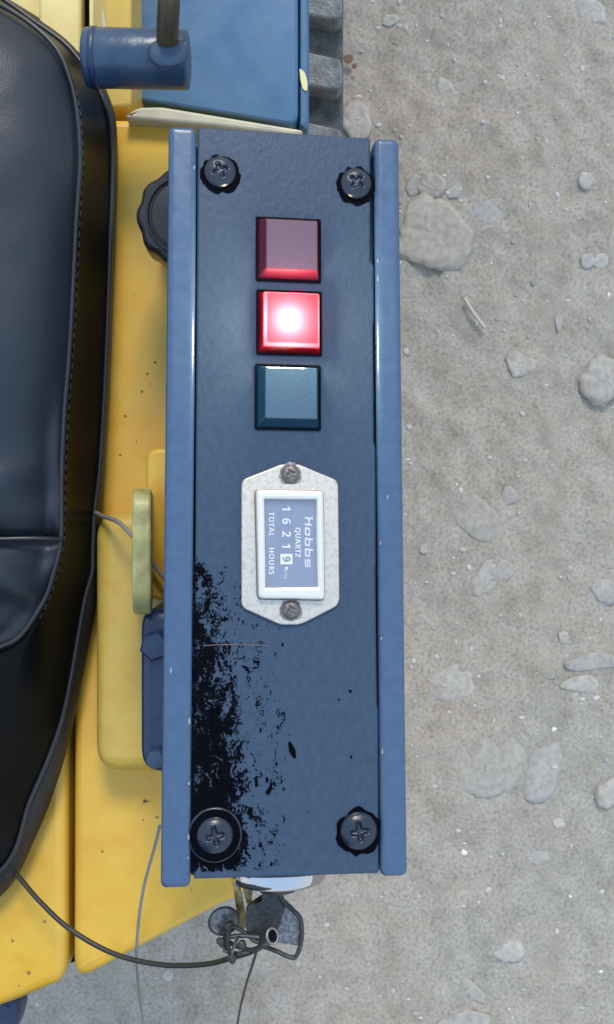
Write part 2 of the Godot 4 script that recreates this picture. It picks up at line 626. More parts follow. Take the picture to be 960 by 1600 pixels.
func build_stones() -> void:
	var pale := Color(0.49, 0.48, 0.46)
	var white := Color(0.62, 0.62, 0.60)
	var blue := Color(0.36, 0.40, 0.43)
	var brown := Color(0.40, 0.37, 0.33)
	var grey := Color(0.41, 0.41, 0.40)
	stone("large rough brown rock half hidden behind the console's right edge", Vector2(0.14469, -0.33008), 0.046, 0.042, 12, 0.011, Color(0.45, 0.40, 0.345), 301, 8, 0.14, "rock")
	stone("small brown stone just above the large rough rock beside the console", Vector2(0.14595, -0.38616), 0.017, 0.013, 0, 0.011, brown, 302)
	stone("dark hole built as a dark stone shape between console and small brown stone", Vector2(0.12771, -0.38616), 0.010, 0.012, 30, 0.007, grey * 0.6, 303)  # a dark hole in the dirt, imitated by a darkened stone
	stone("flat blue grey stone sunk flush beside the large rough rock", Vector2(0.21588, -0.35955), 0.024, 0.015, -15, 0.003, Color(0.33, 0.38, 0.43), 304, 7)
	stone("round whitish pebble casting a dark rim, near the right edge", Vector2(0.33219, -0.29798), 0.0075, 0.008, 0, 0.009, white, 305, 6, 0.06)
	stone("pale greenish pebble touching the round whitish pebble's right side", Vector2(0.34967, -0.29798), 0.0095, 0.0085, 0, 0.006, Color(0.50, 0.53, 0.50), 306)
	stone("round pale stone level with the lowest indicator light", Vector2(0.25313, -0.17484), 0.0165, 0.0155, 20, 0.006, pale, 307, 10)
	stone("big pale angular stone cut by the right edge with a shadowed lower side", Vector2(0.35575, -0.15811), 0.026, 0.029, 35, 0.016, Color(0.47, 0.46, 0.45), 308, 7)
	stone("broad faint flat stone level with the hour meter's upper screw", Vector2(0.19916, 0.00152), 0.034, 0.020, 45, 0.003, Color(0.39, 0.38, 0.38), 309, 8)
	stone("small slate blue stone beside the broad faint flat stone", Vector2(0.24097, -0.01976), 0.009, 0.012, 10, 0.005, Color(0.32, 0.34, 0.40), 310)
	stone("pale wedge shaped stone level with the hour meter's lower half", Vector2(0.21056, 0.07982), 0.013, 0.022, 18, 0.006, Color(0.50, 0.49, 0.48), 311, 7)
	stone("little pale stone touching the pale wedge shaped stone", Vector2(0.23185, 0.06993), 0.012, 0.012, 0, 0.004, Color(0.46, 0.45, 0.45), 312, 7)
	stone("broad whitish flat stone close beside the console's lower half", Vector2(0.17028, 0.20448), 0.032, 0.022, 5, 0.0045, Color(0.54, 0.53, 0.50), 313, 12, 0.06)
	stone("large dusty flat stone left of the smooth blue grey oval stone", Vector2(0.21056, 0.29114), 0.041, 0.040, 20, 0.004, Color(0.435, 0.42, 0.40), 314, 8)
	stone("smooth blue grey oval stone lying tilted in the dirt", Vector2(0.27898, 0.30482), 0.022, 0.042, 24, 0.005, Color(0.43, 0.455, 0.475), 315, 16, 0.05)
	stone("white angular stone at the right edge below the oval stone", Vector2(0.36107, 0.32915), 0.015, 0.021, 30, 0.011, Color(0.55, 0.54, 0.51), 316, 6)
	stone("long bluish grey flat stone at right, upper of a close pair", Vector2(0.33827, 0.17712), 0.030, 0.010, -4, 0.004, Color(0.40, 0.42, 0.43), 317, 8)
	stone("pale oblong flat stone at right, lower of a close pair", Vector2(0.32611, 0.20448), 0.023, 0.010, -4, 0.004, Color(0.53, 0.53, 0.51), 318, 8)
	stone("bluish stone at the right edge above the close pair of flat stones", Vector2(0.35347, 0.09502), 0.016, 0.014, 0, 0.005, Color(0.37, 0.41, 0.44), 319, 8)
	stone("whitish blunt stone near the bottom, right of the key", Vector2(0.23717, 0.52147), 0.019, 0.013, 0, 0.007, Color(0.57, 0.57, 0.55), 320, 7)
	stone("narrow pale stone lying slantwise near the bottom edge", Vector2(0.1984, 0.56784), 0.017, 0.008, 40, 0.006, Color(0.53, 0.54, 0.52), 321, 7)
	stone("grey flat stone cut by the bottom edge", Vector2(0.18396, 0.60509), 0.030, 0.016, -10, 0.005, Color(0.45, 0.47, 0.46), 322, 8)
	stone("pale stone below the oval stone, level with the console's bottom screws", Vector2(0.27594, 0.4082), 0.015, 0.011, 0, 0.005, Color(0.49, 0.50, 0.49), 323, 8)
	stone("small glinting white pebble above the pale stone", Vector2(0.2995, 0.36944), 0.007, 0.007, 0, 0.006, white * 1.08, 324, 8)
	stone("pinkish grey stone between rubber track and console corner", Vector2(0.05777, -0.46218), 0.017, 0.021, 0, 0.010, Color(0.45, 0.42, 0.40), 325, 8)
	stone("pale quartz chip near the top edge right of the track", Vector2(0.10034, -0.58532), 0.010, 0.007, 0, 0.006, white, 326, 6)
	stone("white quartz stone in the top right corner", Vector2(0.33827, -0.5952), 0.018, 0.013, 30, 0.008, Color(0.55, 0.57, 0.58), 327, 6)
	stone("faint bluish stone at right above the round whitish pebble", Vector2(0.33219, -0.39376), 0.009, 0.010, 0, 0.005, Color(0.45, 0.49, 0.50), 328, 7)
	stone("slim bluish sliver of stone standing upright on the dirt at right", Vector2(0.29874, -0.22653), 0.0035, 0.014, 3, 0.004, Color(0.46, 0.47, 0.52), 329, 7)
	stone("small pale stone in the upper middle of the bare ground", Vector2(0.16267, -0.50474), 0.010, 0.011, 0, 0.005, Color(0.47, 0.49, 0.48), 330, 7)
	stone("pale bluish pebble right beside the flank of the small brown stone", Vector2(0.17332, -0.3816), 0.011, 0.010, 0, 0.005, Color(0.43, 0.46, 0.47), 331, 7)
	stone("tiny white pebble beside the console level with the hour meter", Vector2(0.13835, 0.04333), 0.005, 0.005, 0, 0.005, white, 332, 7)
	stone("small round pebble right of the broad whitish flat stone", Vector2(0.30406, 0.14899), 0.007, 0.007, 0, 0.006, Color(0.56, 0.54, 0.51), 333, 7)
	stone("small dark pebble above the pale oblong flat stone", Vector2(0.28658, 0.19156), 0.007, 0.006, 0, 0.005, Color(0.24, 0.24, 0.23), 334, 7)
	stone("whitish pebble on the ground below the yellow corner", Vector2(-0.16571, 0.55111), 0.006, 0.007, 0, 0.006, white, 335, 7)
	# loose grit
	rng.seed = 77
	var mm := MultiMesh.new()
	mm.transform_format = MultiMesh.TRANSFORM_3D
	mm.use_colors = true
	var ps := stone_shape(500, 7, 0.1, 10, 6, true)
	mm.mesh = colored(ps.mesh(), func(_p): return Color.WHITE)
	var n := 6500
	mm.instance_count = n
	for i in n:
		var x := rng.randf_range(-0.52, 0.62)
		var z := rng.randf_range(-0.75, 0.75)
		var big := pow(rng.randf(), 5.0)
		var r := 0.0006 + 0.0030 * big
		var clump := mid_noise.get_noise_2d(x * 0.3 + 7, z * 0.3)
		if clump < -0.05 and rng.randf() < 0.6:
			r *= 0.4
		var b := Basis.from_euler(Vector3(rng.randf() * TAU, rng.randf() * TAU, rng.randf() * TAU)).scaled(Vector3(r * rng.randf_range(0.8, 1.5), r * 0.75, r * rng.randf_range(0.7, 1.3)))
		mm.set_instance_transform(i, Transform3D(b, Vector3(x, ground_height(x, z) - r * 0.15, z)))
		var shade := rng.randf_range(0.34, 0.50)
		if rng.randf() < 0.06:
			shade = rng.randf_range(0.50, 0.75)
		elif rng.randf() < 0.06:
			shade = rng.randf_range(0.22, 0.30)
		mm.set_instance_color(i, Color(shade, shade * rng.randf_range(0.94, 0.99), shade * rng.randf_range(0.88, 0.97)))
	var gi := MultiMeshInstance3D.new()
	gi.name = "gravel"
	gi.multimesh = mm
	gi.material_override = M.pebble
	add_child(gi)
	tag(gi, "loose grit and tiny pebbles scattered over the dirt", "gravel", "", "stuff")
	# litter
	var s := Shape.new()
	tube(s, curve([Vector3(0.18587, 0.007, -0.25236), Vector3(0.19477, 0.008, -0.23704), Vector3(0.20947, 0.006, -0.21779)]), 0.0022, 7)
	tag(obj("twig", s.mesh(), M.twig), "thin pale twig lying slantwise right of the lit red lamp", "twig")
	s = Shape.new()
	prism(s, rounded([Vector2(0.04257, -0.53819), Vector2(0.05169, -0.54123), Vector2(0.05549, -0.53515), Vector2(0.05017, -0.52907), Vector2(0.04409, -0.53135)], 0.004), 0.006, 0.0075, 0.0004)
	tag(obj("leaf_scrap", s.mesh(), M.leaf), "reddish brown leaf scrap beside the track, upper of two", "leaf scrap")
	s = Shape.new()
	prism(s, rounded([Vector2(0.05245, -0.52907), Vector2(0.05853, -0.52983), Vector2(0.05929, -0.52451), Vector2(0.05397, -0.52299)], 0.003), 0.006, 0.0075, 0.0004)
	tag(obj("leaf_scrap", s.mesh(), M.leaf), "small dark leaf scrap beside the track, lower of two", "leaf scrap")


# ------------------------------------------------------------------ machine
func build_machine() -> void:
	var t := thing("tracked_machine", "yellow and blue tracked machine carrying the black seat", "machine")
	var s := Shape.new()
	# main deck with its rounded end
	prism(s, rounded([Vector2(-0.10675, -0.18106), Vector2(-0.08109, -0.18165), Vector2(-0.0059, -0.17457), Vector2(-0.00413, -0.02949), Vector2(-0.02831, 0.17693), Vector2(-0.03834, 0.18047), Vector2(-0.10793, 0.21763)], 0.011), 0.20, 0.71, 0.007, true, 5)
	obj("deck_panel", s.mesh(), M.yellow, t)
	s = Shape.new()
	prism(s, rounded([Vector2(-0.34797, -0.14744), Vector2(-0.12385, -0.14744), Vector2(-0.11088, -0.1386), Vector2(-0.11088, 0.21645), Vector2(-0.12385, 0.22176), Vector2(-0.14155, 0.22913), Vector2(-0.21527, 0.24771), Vector2(-0.34797, 0.2536)], 0.011), 0.20, 0.71, 0.007, true, 5)
	obj("side_panel", s.mesh(), M.yellow, t)
	s = Shape.new()
	prism(s, [Vector2(-0.11884, -0.14322), Vector2(-0.10665, -0.14322), Vector2(-0.10665, 0.2133), Vector2(-0.11884, 0.21787)], 0.22, 0.693)
	obj("panel_gap", s.mesh(), M.dark, t)
	# pressed edge along the top of the deck
	s = Shape.new()
	prism(s, rounded([Vector2(-0.08342, -0.17842), Vector2(-0.07705, -0.18335), Vector2(-0.06604, -0.18364), Vector2(-0.00116, -0.17292), Vector2(-0.00348, -0.17002), Vector2(-0.04345, -0.17495)], 0.003), 0.7, 0.718, 0.0015)
	obj("deck_ledge", s.mesh(), M.ledge, t)
	# small chips and spatter on the yellow paint
	var spot := 0
	for q in [Vector2(-0.07962, -0.09967), Vector2(-0.07343, -0.0637), Vector2(-0.07608, -0.05544), Vector2(-0.08611, -0.02625), Vector2(-0.07195, -0.05898), Vector2(-0.06989, -0.069), Vector2(-0.08375, -0.04423), Vector2(-0.07844, -0.03244), Vector2(-0.07549, 0.14184), Vector2(-0.069, 0.14066), Vector2(-0.09436, 0.15629), Vector2(-0.05308, 0.17398)]:
		s = Shape.new()
		prism(s, blot(q, 0.00025 + 0.00040 * absf(sin(spot * 2.3)), 900 + spot, 0.6), 0.7099, 0.71012)
		obj("paint_chip", s.mesh(), M.rust, t)
		spot += 1
	for q in [Vector2(-0.13565, 0.19758), Vector2(-0.12828, 0.21232), Vector2(-0.1209, 0.18873), Vector2(-0.1327, 0.21822)]:
		s = Shape.new()
		prism(s, blot(q, 0.00035 + 0.00045 * absf(sin(spot * 2.3)), 900 + spot, 0.6), 0.7099, 0.71012)
		obj("paint_chip", s.mesh(), M.rust, t)
		spot += 1
	# upright panels at the top
	s = Shape.new()
	prism(s, rounded([Vector2(-0.22746, -0.3791), Vector2(-0.10265, -0.3791), Vector2(-0.10265, -0.1843), Vector2(-0.22746, -0.1843)], 0.007), 0.3, 0.715, 0.004)
	obj("front_panel", s.mesh(), M.pale_yellow, t)
	s = Shape.new()
	prism(s, rounded([Vector2(-0.11972, -0.37058), Vector2(-0.10063, -0.37058), Vector2(-0.10063, -0.21037), Vector2(-0.10063, -0.17902), Vector2(-0.11972, -0.17902)], 0.004), 0.4, 0.725, 0.002)
	obj("front_panel", s.mesh(), M.pale_yellow, t)
	s = Shape.new()
	prism(s, rounded([Vector2(-0.09609, -0.36632), Vector2(-0.09412, -0.36632), Vector2(-0.09412, -0.19443), Vector2(-0.09609, -0.19443)], 0.001), 0.4, 0.73, 0.0012)
	obj("front_rib", s.mesh(), M.pale_yellow, t)
	s = Shape.new()
	prism(s, rounded([Vector2(-0.10615, -0.3578), Vector2(-0.082, -0.3578), Vector2(-0.082, -0.19083), Vector2(-0.08349, -0.18844), Vector2(-0.10615, -0.18606)], 0.003), 0.4, 0.705, 0.002)
	obj("front_panel", s.mesh(), M.dull_shaded_yellow, t)
	s = Shape.new()
	prism(s, [Vector2(-0.10112, -0.35072), Vector2(-0.09996, -0.35072), Vector2(-0.09996, -0.22037), Vector2(-0.10112, -0.22037)], 0.7, 0.718)
	obj("slot", s.mesh(), M.dark, t)
	s = Shape.new()
	prism(s, rounded([Vector2(-0.09849, -0.2536), Vector2(-0.09731, -0.2536), Vector2(-0.09201, -0.22058), Vector2(-0.09849, -0.22058)], 0.002), 0.6, 0.711, 0.0015)
	obj("gusset", s.mesh(), M.ledge, t)
	# blue cover plate beside them, with its folded and chipped edge
	s = Shape.new()
	prism(s, rounded([Vector2(-0.10488, -0.44495), Vector2(-0.00445, -0.44495), Vector2(-0.00445, -0.19197), Vector2(-0.08836, -0.20531), Vector2(-0.10488, -0.2479)], 0.007), 0.60, 0.675, 0.0016)
	obj("cover_plate", s.mesh(), M.cover, t)
	s = Shape.new()
	prism(s, rounded([Vector2(-0.00417, -0.44862), Vector2(0.00096, -0.44862), Vector2(0.00096, -0.19034), Vector2(-0.00417, -0.19227)], 0.003), 0.58, 0.671, 0.004)
	var edge := obj("cover_edge", s.mesh(), M.cover, t)
	for c in [[Vector2(-0.00384, -0.22193), Vector2(-0.00128, -0.22002), Vector2(0.00032, -0.2149), Vector2(0, -0.21042), Vector2(-0.00192, -0.21106), Vector2(-0.0032, -0.21554)]]:
		s = Shape.new()
		prism(s, rounded(c, 0.001), 0.6712, 0.6718)
		obj("paint_chip", s.mesh(), M.chip, edge)
	s = Shape.new()
	prism(s, [Vector2(-0.11363, -0.22058), Vector2(0, -0.20554), Vector2(0, -0.18716), Vector2(-0.11363, -0.19384)], 0.60, 0.645)
	obj("cover_gap", s.mesh(), M.dark, t)
	# rubber track below the cover
	s = Shape.new()
	var path := PackedVector2Array()
	for i in 13:
		var a := PI / 2 - PI * i / 12
		path.append(Vector2(-0.23 + cos(a) * 0.19, 0.20 + sin(a) * 0.19))
	path.append(Vector2(-1.3, 0.01))
	path.append(Vector2(-1.3, 0.39))
	var x0: float = Vector2(-0.01992, -0.39843).x
	var x1: float = Vector2(0.02857, -0.40105).x
	var rows := [PackedVector3Array(), PackedVector3Array()]
	for p in path:
		rows[0].append(Vector3(x0 - 0.05, p.y, p.x))
		rows[1].append(Vector3(x1, p.y, p.x))
	s.grid(rows, true, -1)
	s.fan(rows[0], false)
	s.fan(rows[1], true)
	var track := obj("rubber_track", s.mesh(), M.rubber, t)
	s = Shape.new()
	prism(s, rounded([Vector2(x0, -0.028), Vector2(x1 - 0.002, -0.018), Vector2(x1 - 0.001, 0.002), Vector2(x1 - 0.006, 0.006), Vector2(x0, -0.002)], 0.004), -0.004, 0.020, 0.0022)
	var lug := s.mesh()
	for z in [-0.384, -0.330, -0.276]:
		obj("track_lug", lug, M.lug, track, Transform3D(Basis.IDENTITY, Vector3(0, 0.39, z)))
	for k in 15:
		obj("track_lug", lug, M.lug, track, Transform3D(Basis.IDENTITY, Vector3(0, 0.39, -0.438 - 0.054 * k)))
	for k in 10:
		var a := 0.15 + 0.285 * k
		obj("track_lug", lug, M.lug, track, Transform3D(Basis(Vector3.RIGHT, a), Vector3(0, 0.20 + 0.19 * cos(a), -0.23 + 0.19 * sin(a))))
	# pivot tube with its lever rod
	s = Shape.new()
	lathe(s, [Vector2(0.0092, -0.0216), Vector2(0.0114, -0.0208), Vector2(0.0117, -0.0196), Vector2(0.0117, 0.0200), Vector2(0.0112, 0.0212), Vector2(0.0092, 0.0216)], 40)
	var at := Transform3D(Basis(Vector3.UP, deg_to_rad(-1.0)) * Basis(Vector3(0, 0, 1), -PI / 2), Vector3(-0.0706, 0.755, -0.1879))
	var pt := obj("pivot_tube", s.mesh(), M.steel_blue, t, at)
	s = Shape.new()
	lathe(s, [Vector2(0.0117, -0.0184), Vector2(0.0121, -0.0180), Vector2(0.0121, -0.0160), Vector2(0.0117, -0.0156)], 40, false, false)
	obj("collar", s.mesh(), M.navy, pt)
	s = Shape.new()
	tube(s, PackedVector3Array([Vector3(-0.06119, 0.754, -0.1889), Vector3(-0.09285, 0.754, -0.18943)]), 0.0070, 20)
	obj("tube_mount", s.mesh(), M.navy, t)
	s = Shape.new()
	tube(s, curve([Vector3(-0.05634, 0.762, -0.18674), Vector3(-0.05571, 0.77, -0.19168), Vector3(-0.05407, 0.778, -0.20026), Vector3(-0.05119, 0.795, -0.22005), Vector3(-0.04446, 0.84, -0.25164)]), 0.0045, 18)
	obj("lever_rod", s.mesh(), M.rod, t)
	s = Shape.new()
	lathe(s, [Vector2(0.0085, 0), Vector2(0.0085, 0.0015), Vector2(0.0065, 0.003)], 24)
	obj("rod_seat", s.mesh(), M.steel_blue, t, Transform3D(Basis(Vector3.RIGHT, -0.5), Vector3(-0.0557, 0.7665, -0.18463)))
	# housing below the lever and the bracket that carries the console
	s = Shape.new()
	prism(s, rounded([Vector2(-0.09296, 0), Vector2(-0.04187, 0), Vector2(-0.04187, 0.11418), Vector2(-0.09296, 0.11418)], 0.012, 8), 0.69, 0.734, 0.007, true, 5)
	obj("housing", s.mesh(), M.dull_shaded_yellow, t)
	s = Shape.new()
	prism(s, rounded([Vector2(-0.0687, -0.02726), Vector2(-0.04089, -0.02726), Vector2(-0.04089, 0.03762), Vector2(-0.0687, 0.03762)], 0.006, 6), 0.69, 0.744, 0.002)
	obj("stop_plate", s.mesh(), M.yellow, t)
	s = Shape.new()
	prism(s, rounded([Vector2(-0.0667, 0.04294), Vector2(-0.06338, 0.03885), Vector2(-0.05035, 0.03885), Vector2(-0.05035, 0.10453), Vector2(-0.06185, 0.10453), Vector2(-0.0667, 0.10018)], 0.006), 0.72, 0.77, 0.004)
	var br := obj("console_bracket", s.mesh(), M.navy, t)
	s = Shape.new()
	lathe(s, [Vector2(0.0062, 0), Vector2(0.0062, 0.003), Vector2(0.0052, 0.0042), Vector2(0.0, 0.0046)], 6, true)
	var bolt := s.mesh()
	obj("bolt", bolt, M.navy, br, Transform3D(Basis(Vector3.UP, 0.3), Vector3(-0.06031, 0.77, 0.05316)))
	obj("bolt", bolt, M.steel_blue, br, Transform3D(Basis(Vector3.UP, 0.1).scaled(Vector3(0.7, 1, 0.7)), Vector3(-0.06006, 0.77, 0.09788)))
	s = Shape.new()
	prism(s, [Vector2(-0.04702, 0.04836), Vector2(-0.01075, 0.04836), Vector2(-0.01075, 0.1021), Vector2(-0.04702, 0.1021)], 0.70, 0.752, 0.002)
	obj("console_post", s.mesh(), M.navy, t)
	# upright yellow lever plate
	s = Shape.new()
	var lv := []
	for q in [Vector2(-0.022, 0.0), Vector2(0.024, 0.0), Vector2(0.0275, 0.026), Vector2(0.026, 0.042), Vector2(0.018, 0.050), Vector2(-0.005, 0.053), Vector2(-0.018, 0.053), Vector2(-0.023, 0.046)]:
		lv.append(q)
	prism(s, rounded(lv, 0.006, 6), -0.0036, 0.0036, 0.0011, true, 3, true)
	s.moved(Transform3D(Basis(Vector3(0, 0, 1), -0.145) * Basis(Vector3(0, 0, 1), Vector3(1, 0, 0), Vector3(0, 1, 0)), Vector3(-0.06991, 0.74, 0.01376)))
	obj("lever_plate", s.mesh(), M.lever, t)
	# fluted black knob standing on the deck
	var kb := Transform3D(Basis(Vector3(0, 0, 1), deg_to_rad(-7)) * Basis(Vector3.RIGHT, deg_to_rad(6)), Vector3(-0.0514, 0.745, -0.11966))
	s = Shape.new()
	var kr := []
	for q in [[0.0, 0.96], [0.020, 1.0], [0.027, 1.0], [0.0295, 0.965], [0.0305, 0.90]]:
		var row := PackedVector3Array()
		for j in 90:
			var a := TAU * j / 90
			var lobe := 1.0 - 0.055 * pow(absf(sin(a * 5.0)), 3.0)
			row.append(Vector3(cos(a), 0, sin(a)) * 0.0194 * q[1] * lobe + Vector3(0, q[0], 0))
		kr.append(row)
	s.grid(kr, true, 1)
	s.fan(kr[0], false)
	s.fan(kr[-1], true)
	var knob := obj("fluted_knob", s.mesh(), M.plastic, t, kb)
	s = Shape.new()
	lathe(s, [Vector2(0.0158, 0.0304), Vector2(0.0156, 0.0316), Vector2(0.0150, 0.0318), Vector2(0.0145, 0.0308), Vector2(0.0138, 0.0306), Vector2(0.0134, 0.0316), Vector2(0.0127, 0.0319), Vector2(0.0, 0.0321)], 48)
	obj("knob_cap", s.mesh(), M.plastic, knob)
	s = Shape.new()
	lathe(s, [Vector2(0.012, -0.08), Vector2(0.012, 0.002)], 20)
	obj("knob_stem", s.mesh(), M.dark, knob)
	# undercarriage parts at the lower left
	s = Shape.new()
	prism(s, rounded([Vector2(-0.49594, 0.3945), Vector2(-0.27615, 0.42267), Vector2(-0.25135, 0.43394), Vector2(-0.26262, 0.47339), Vector2(-0.49594, 0.50721)], 0.016), 0.27, 0.3, 0.01)
	obj("frame_rail", s.mesh(), M.navy, t)
	s = Shape.new()
	rbox(s, Vector3(-0.54, 0.12, -0.05), Vector3(0.4, 0.2, 0.7), 0.02)
	obj("undercarriage", s.mesh(), M.navy, t)


# ------------------------------------------------------------------ seat
func build_seat() -> void:
	var ha := 0.760
	var hb := 0.728
	var hc := 0.720
	var a0 := [Vector2(-0.27261, -0.23067), Vector2(-0.20446, -0.22595), Vector2(-0.15727, -0.22018), Vector2(-0.13106, -0.2097), Vector2(-0.11796, -0.20288), Vector2(-0.10747, -0.19476), Vector2(-0.10092, -0.18689), Vector2(-0.09672, -0.17667), Vector2(-0.09436, -0.16645), Vector2(-0.09305, -0.15413), Vector2(-0.09279, -0.14155), Vector2(-0.0941, -0.12058), Vector2(-0.09567, -0.08912), Vector2(-0.09725, -0.06291), Vector2(-0.09908, -0.04063), Vector2(-0.10013, -0.01573), Vector2(-0.10013, 0), Vector2(-0.10066, 0.01311), Vector2(-0.1038, 0.02621), Vector2(-0.10747, 0.03617), Vector2(-0.11664, 0.0498), Vector2(-0.12582, 0.05531), Vector2(-0.14155, 0.06029), Vector2(-0.16514, 0.06422), Vector2(-0.21232, 0.06684), Vector2(-0.27261, 0.06815)]
	var b0 := [Vector2(-0.29442, -0.25478), Vector2(-0.22081, -0.25025), Vector2(-0.16986, -0.24346), Vector2(-0.13872, -0.22874), Vector2(-0.12031, -0.21628), Vector2(-0.10701, -0.20666), Vector2(-0.09852, -0.19675), Vector2(-0.09201, -0.18684), Vector2(-0.08748, -0.17439), Vector2(-0.08606, -0.16193), Vector2(-0.08606, -0.14438), Vector2(-0.08663, -0.12456), Vector2(-0.08748, -0.09625), Vector2(-0.08861, -0.06794), Vector2(-0.09002, -0.03963), Vector2(-0.09172, -0.01557), Vector2(-0.0937, 0), Vector2(-0.09455, 0.01642), Vector2(-0.09484, 0.02633), Vector2(-0.09852, 0.04105), Vector2(-0.10616, 0.08351), Vector2(-0.11324, 0.10616), Vector2(-0.1223, 0.12739), Vector2(-0.13588, 0.1591), Vector2(-0.18401, 0.18401), Vector2(-0.29442, 0.19533)]
	var c0 := [Vector2(-0.29987, -0.26181), Vector2(-0.2249, -0.2572), Vector2(-0.173, -0.2497), Vector2(-0.14013, -0.23413), Vector2(-0.11966, -0.22202), Vector2(-0.10668, -0.2125), Vector2(-0.09775, -0.20212), Vector2(-0.09111, -0.19174), Vector2(-0.0865, -0.17877), Vector2(-0.08535, -0.16579), Vector2(-0.08535, -0.14705), Vector2(-0.08592, -0.12687), Vector2(-0.08708, -0.09803), Vector2(-0.08823, -0.0692), Vector2(-0.08967, -0.04037), Vector2(-0.09111, -0.01586), Vector2(-0.09227, 0.00346), Vector2(-0.09284, 0.02307), Vector2(-0.09486, 0.04181), Vector2(-0.09803, 0.05911), Vector2(-0.10351, 0.08708), Vector2(-0.11043, 0.11533), Vector2(-0.12225, 0.14647), Vector2(-0.1384, 0.17358), Vector2(-0.18165, 0.20183), Vector2(-0.29987, 0.21337)]
	var xc: float = Vector2(-0.27261, -0.2097).x
	var loops := []
	for src in [[a0, ha], [b0, hb], [c0, hc]]:
		var pts := []
		for q in src[0]:
			# all three outlines meet their mirror image on the seat's middle line
			pts.append(Vector3(q.x, src[1], q.y))
		pts[0].x = xc
		pts[-1].x = xc
		var half := curve(pts, 7)
		var full := PackedVector3Array(half)
		for i in range(half.size() - 2, 0, -1):
			full.append(Vector3(2 * xc - half[i].x, half[i].y, half[i].z))
		loops.append(full)
	var A: PackedVector3Array = loops[0]
	var B: PackedVector3Array = loops[1]
	var C: PackedVector3Array = loops[2]
	var n := A.size()
	var t := thing("operator_seat", "black vinyl operator seat with piped edges on the yellow machine", "seat")
	# side walls: bulging cover, then the pulled in lower band
	var rows := []
	for k in 13:
		var f := k / 12.0
		var row := PackedVector3Array()
		for i in n:
			var p := A[i].lerp(B[i], f)
			var out := (B[i] - A[i])
			out.y = 0
			var side := (A[(i + 1) % n] - A[(i + n - 1) % n]).cross(Vector3.UP).normalized()
			p += side * sin(f * PI) * 0.0015
			p.y += sin(f * PI) * minf(0.012, out.length() * 0.16)
			p.y -= 0.0025 * exp(-pow(f / 0.05, 2))
			row.append(p)
		rows.append(row)
	var s := Shape.new()
	s.grid(rows, true, 1)
	obj("side_cover", s.mesh(), M.side_vinyl, t)
	s = Shape.new()
	rows = []
	for f in [0.0, 0.25, 0.5, 0.75, 1.0]:
		var row := PackedVector3Array()
		for i in n:
			var p := B[i].lerp(C[i], f)
			p.y += sin(f * PI) * 0.002
			row.append(p)
		rows.append(row)
	var foot := PackedVector3Array()
	for i in n:
		foot.append(Vector3(lerpf(C[i].x, xc, 0.12), 0.7105, lerpf(C[i].z, (C[0].z + C[n / 2].z) / 2, 0.14)))
	rows.append(foot)
	s.grid(rows, true, 1)
	s.fan(foot, true)
	obj("lower_band", s.mesh(), M.trim_vinyl, t)
	# cushion top
	var z0 := A[0].z
	var z1: float = A[n / 2].z
	var zs := (842.0 - 800.0) / 1526.0 * (1.16 - 0.760)
	var lump := FastNoiseLite.new()
	lump.seed = 4
	lump.frequency = 14.0
	rows = []
	for k in 44:
		var f := pow(k / 43.0, 1.7)
		var row := PackedVector3Array()
		for i in n:
			var sp := Vector3(xc, ha, clampf(A[i].z, z0 + 0.13, z1 - 0.10))
			var p := A[i].lerp(sp, f)
			var d := p.distance_to(A[i])
			var y := ha + 0.021 * (1 - exp(-d / 0.016)) + 0.006 * (1 - exp(-d / 0.06)) - 0.002
			var low := smoothstep(zs - 0.001, zs + 0.003, p.z)
			var inner := clampf(d / 0.006, 0, 1)
			y -= low * 0.007 * inner
			y -= 0.006 * exp(-pow((p.z - zs) / 0.0022, 2)) * inner
			y += 0.004 * exp(-pow((p.z - zs + 0.011) / 0.008, 2)) * inner
			# creases gathered towards the corner of the seam
			var cx := (p.x - A[int(n * 0.345)].x)
			y += 0.0045 * inner * exp(-pow((p.z - zs + 0.030 + cx * 0.35) / 0.009, 2)) * exp(-pow((cx + 0.03) / 0.03, 2))
			y += low * 0.007 * inner * exp(-pow((p.z - zs - 0.024 - cx * 0.4) / 0.009, 2))
			y -= 0.012 * inner * (1.0 - low) * pow(smoothstep(zs - 0.095, zs, p.z), 2.0)
			y += lump.get_noise_2d(p.x, p.z) * 0.0012 * inner
			p.y = y
			row.append(p)
		rows.append(row)
	s = Shape.new()
	s.grid(rows, true, 1)
	s.fan(rows[-1], true, 1)
	obj("cushion", s.mesh(true), M.vinyl, t)
	# piping
	s = Shape.new()
	var line := PackedVector3Array()
	for p in A:
		line.append(p + Vector3(0, 0.0012, 0))
	tube(s, line, 0.0010, 8, true)
	obj("piping", s.mesh(), M.piping, t)
	s = Shape.new()
	line = PackedVector3Array()
	for i in n:
		line.append(B[i] + Vector3(0, 0.0012, 0))
	tube(s, line, 0.0011, 8, true)
	obj("piping", s.mesh(), M.piping, t)
	# seam across the cushion
	s = Shape.new()
	tube(s, curve([Vector3(-0.19832, 0.772, 0.01017), Vector3(-0.14728, 0.7725, 0.01067), Vector3(-0.12252, 0.7705, 0.01072), Vector3(-0.10817, 0.767, 0.01056), Vector3(-0.09989, 0.762, 0.01121)]), 0.0009, 6)
	obj("seam", s.mesh(), M.piping, t)
	# a row of short stitches a little outside the seam
	s = Shape.new()
	var walk := 0.0
	for i in range(10, int(n * 0.46)):
		var p := A[i].lerp(B[i], 0.13)
		var q := A[i + 1].lerp(B[i + 1], 0.13)
		var side := (q - p).cross(Vector3.UP).normalized()
		var len := p.distance_to(q)
		while walk < len:
			var w := p.lerp(q, walk / len) + side * 0.0006 + Vector3(0, 0.0010, 0)
			tube(s, PackedVector3Array([w, w + (q - p).normalized() * 0.0025]), 0.00030, 4)
			walk += 0.0042
		walk -= len
	var st := obj("stitching", s.mesh(), M.thread, t)
	st.set_meta("kind", "stuff")
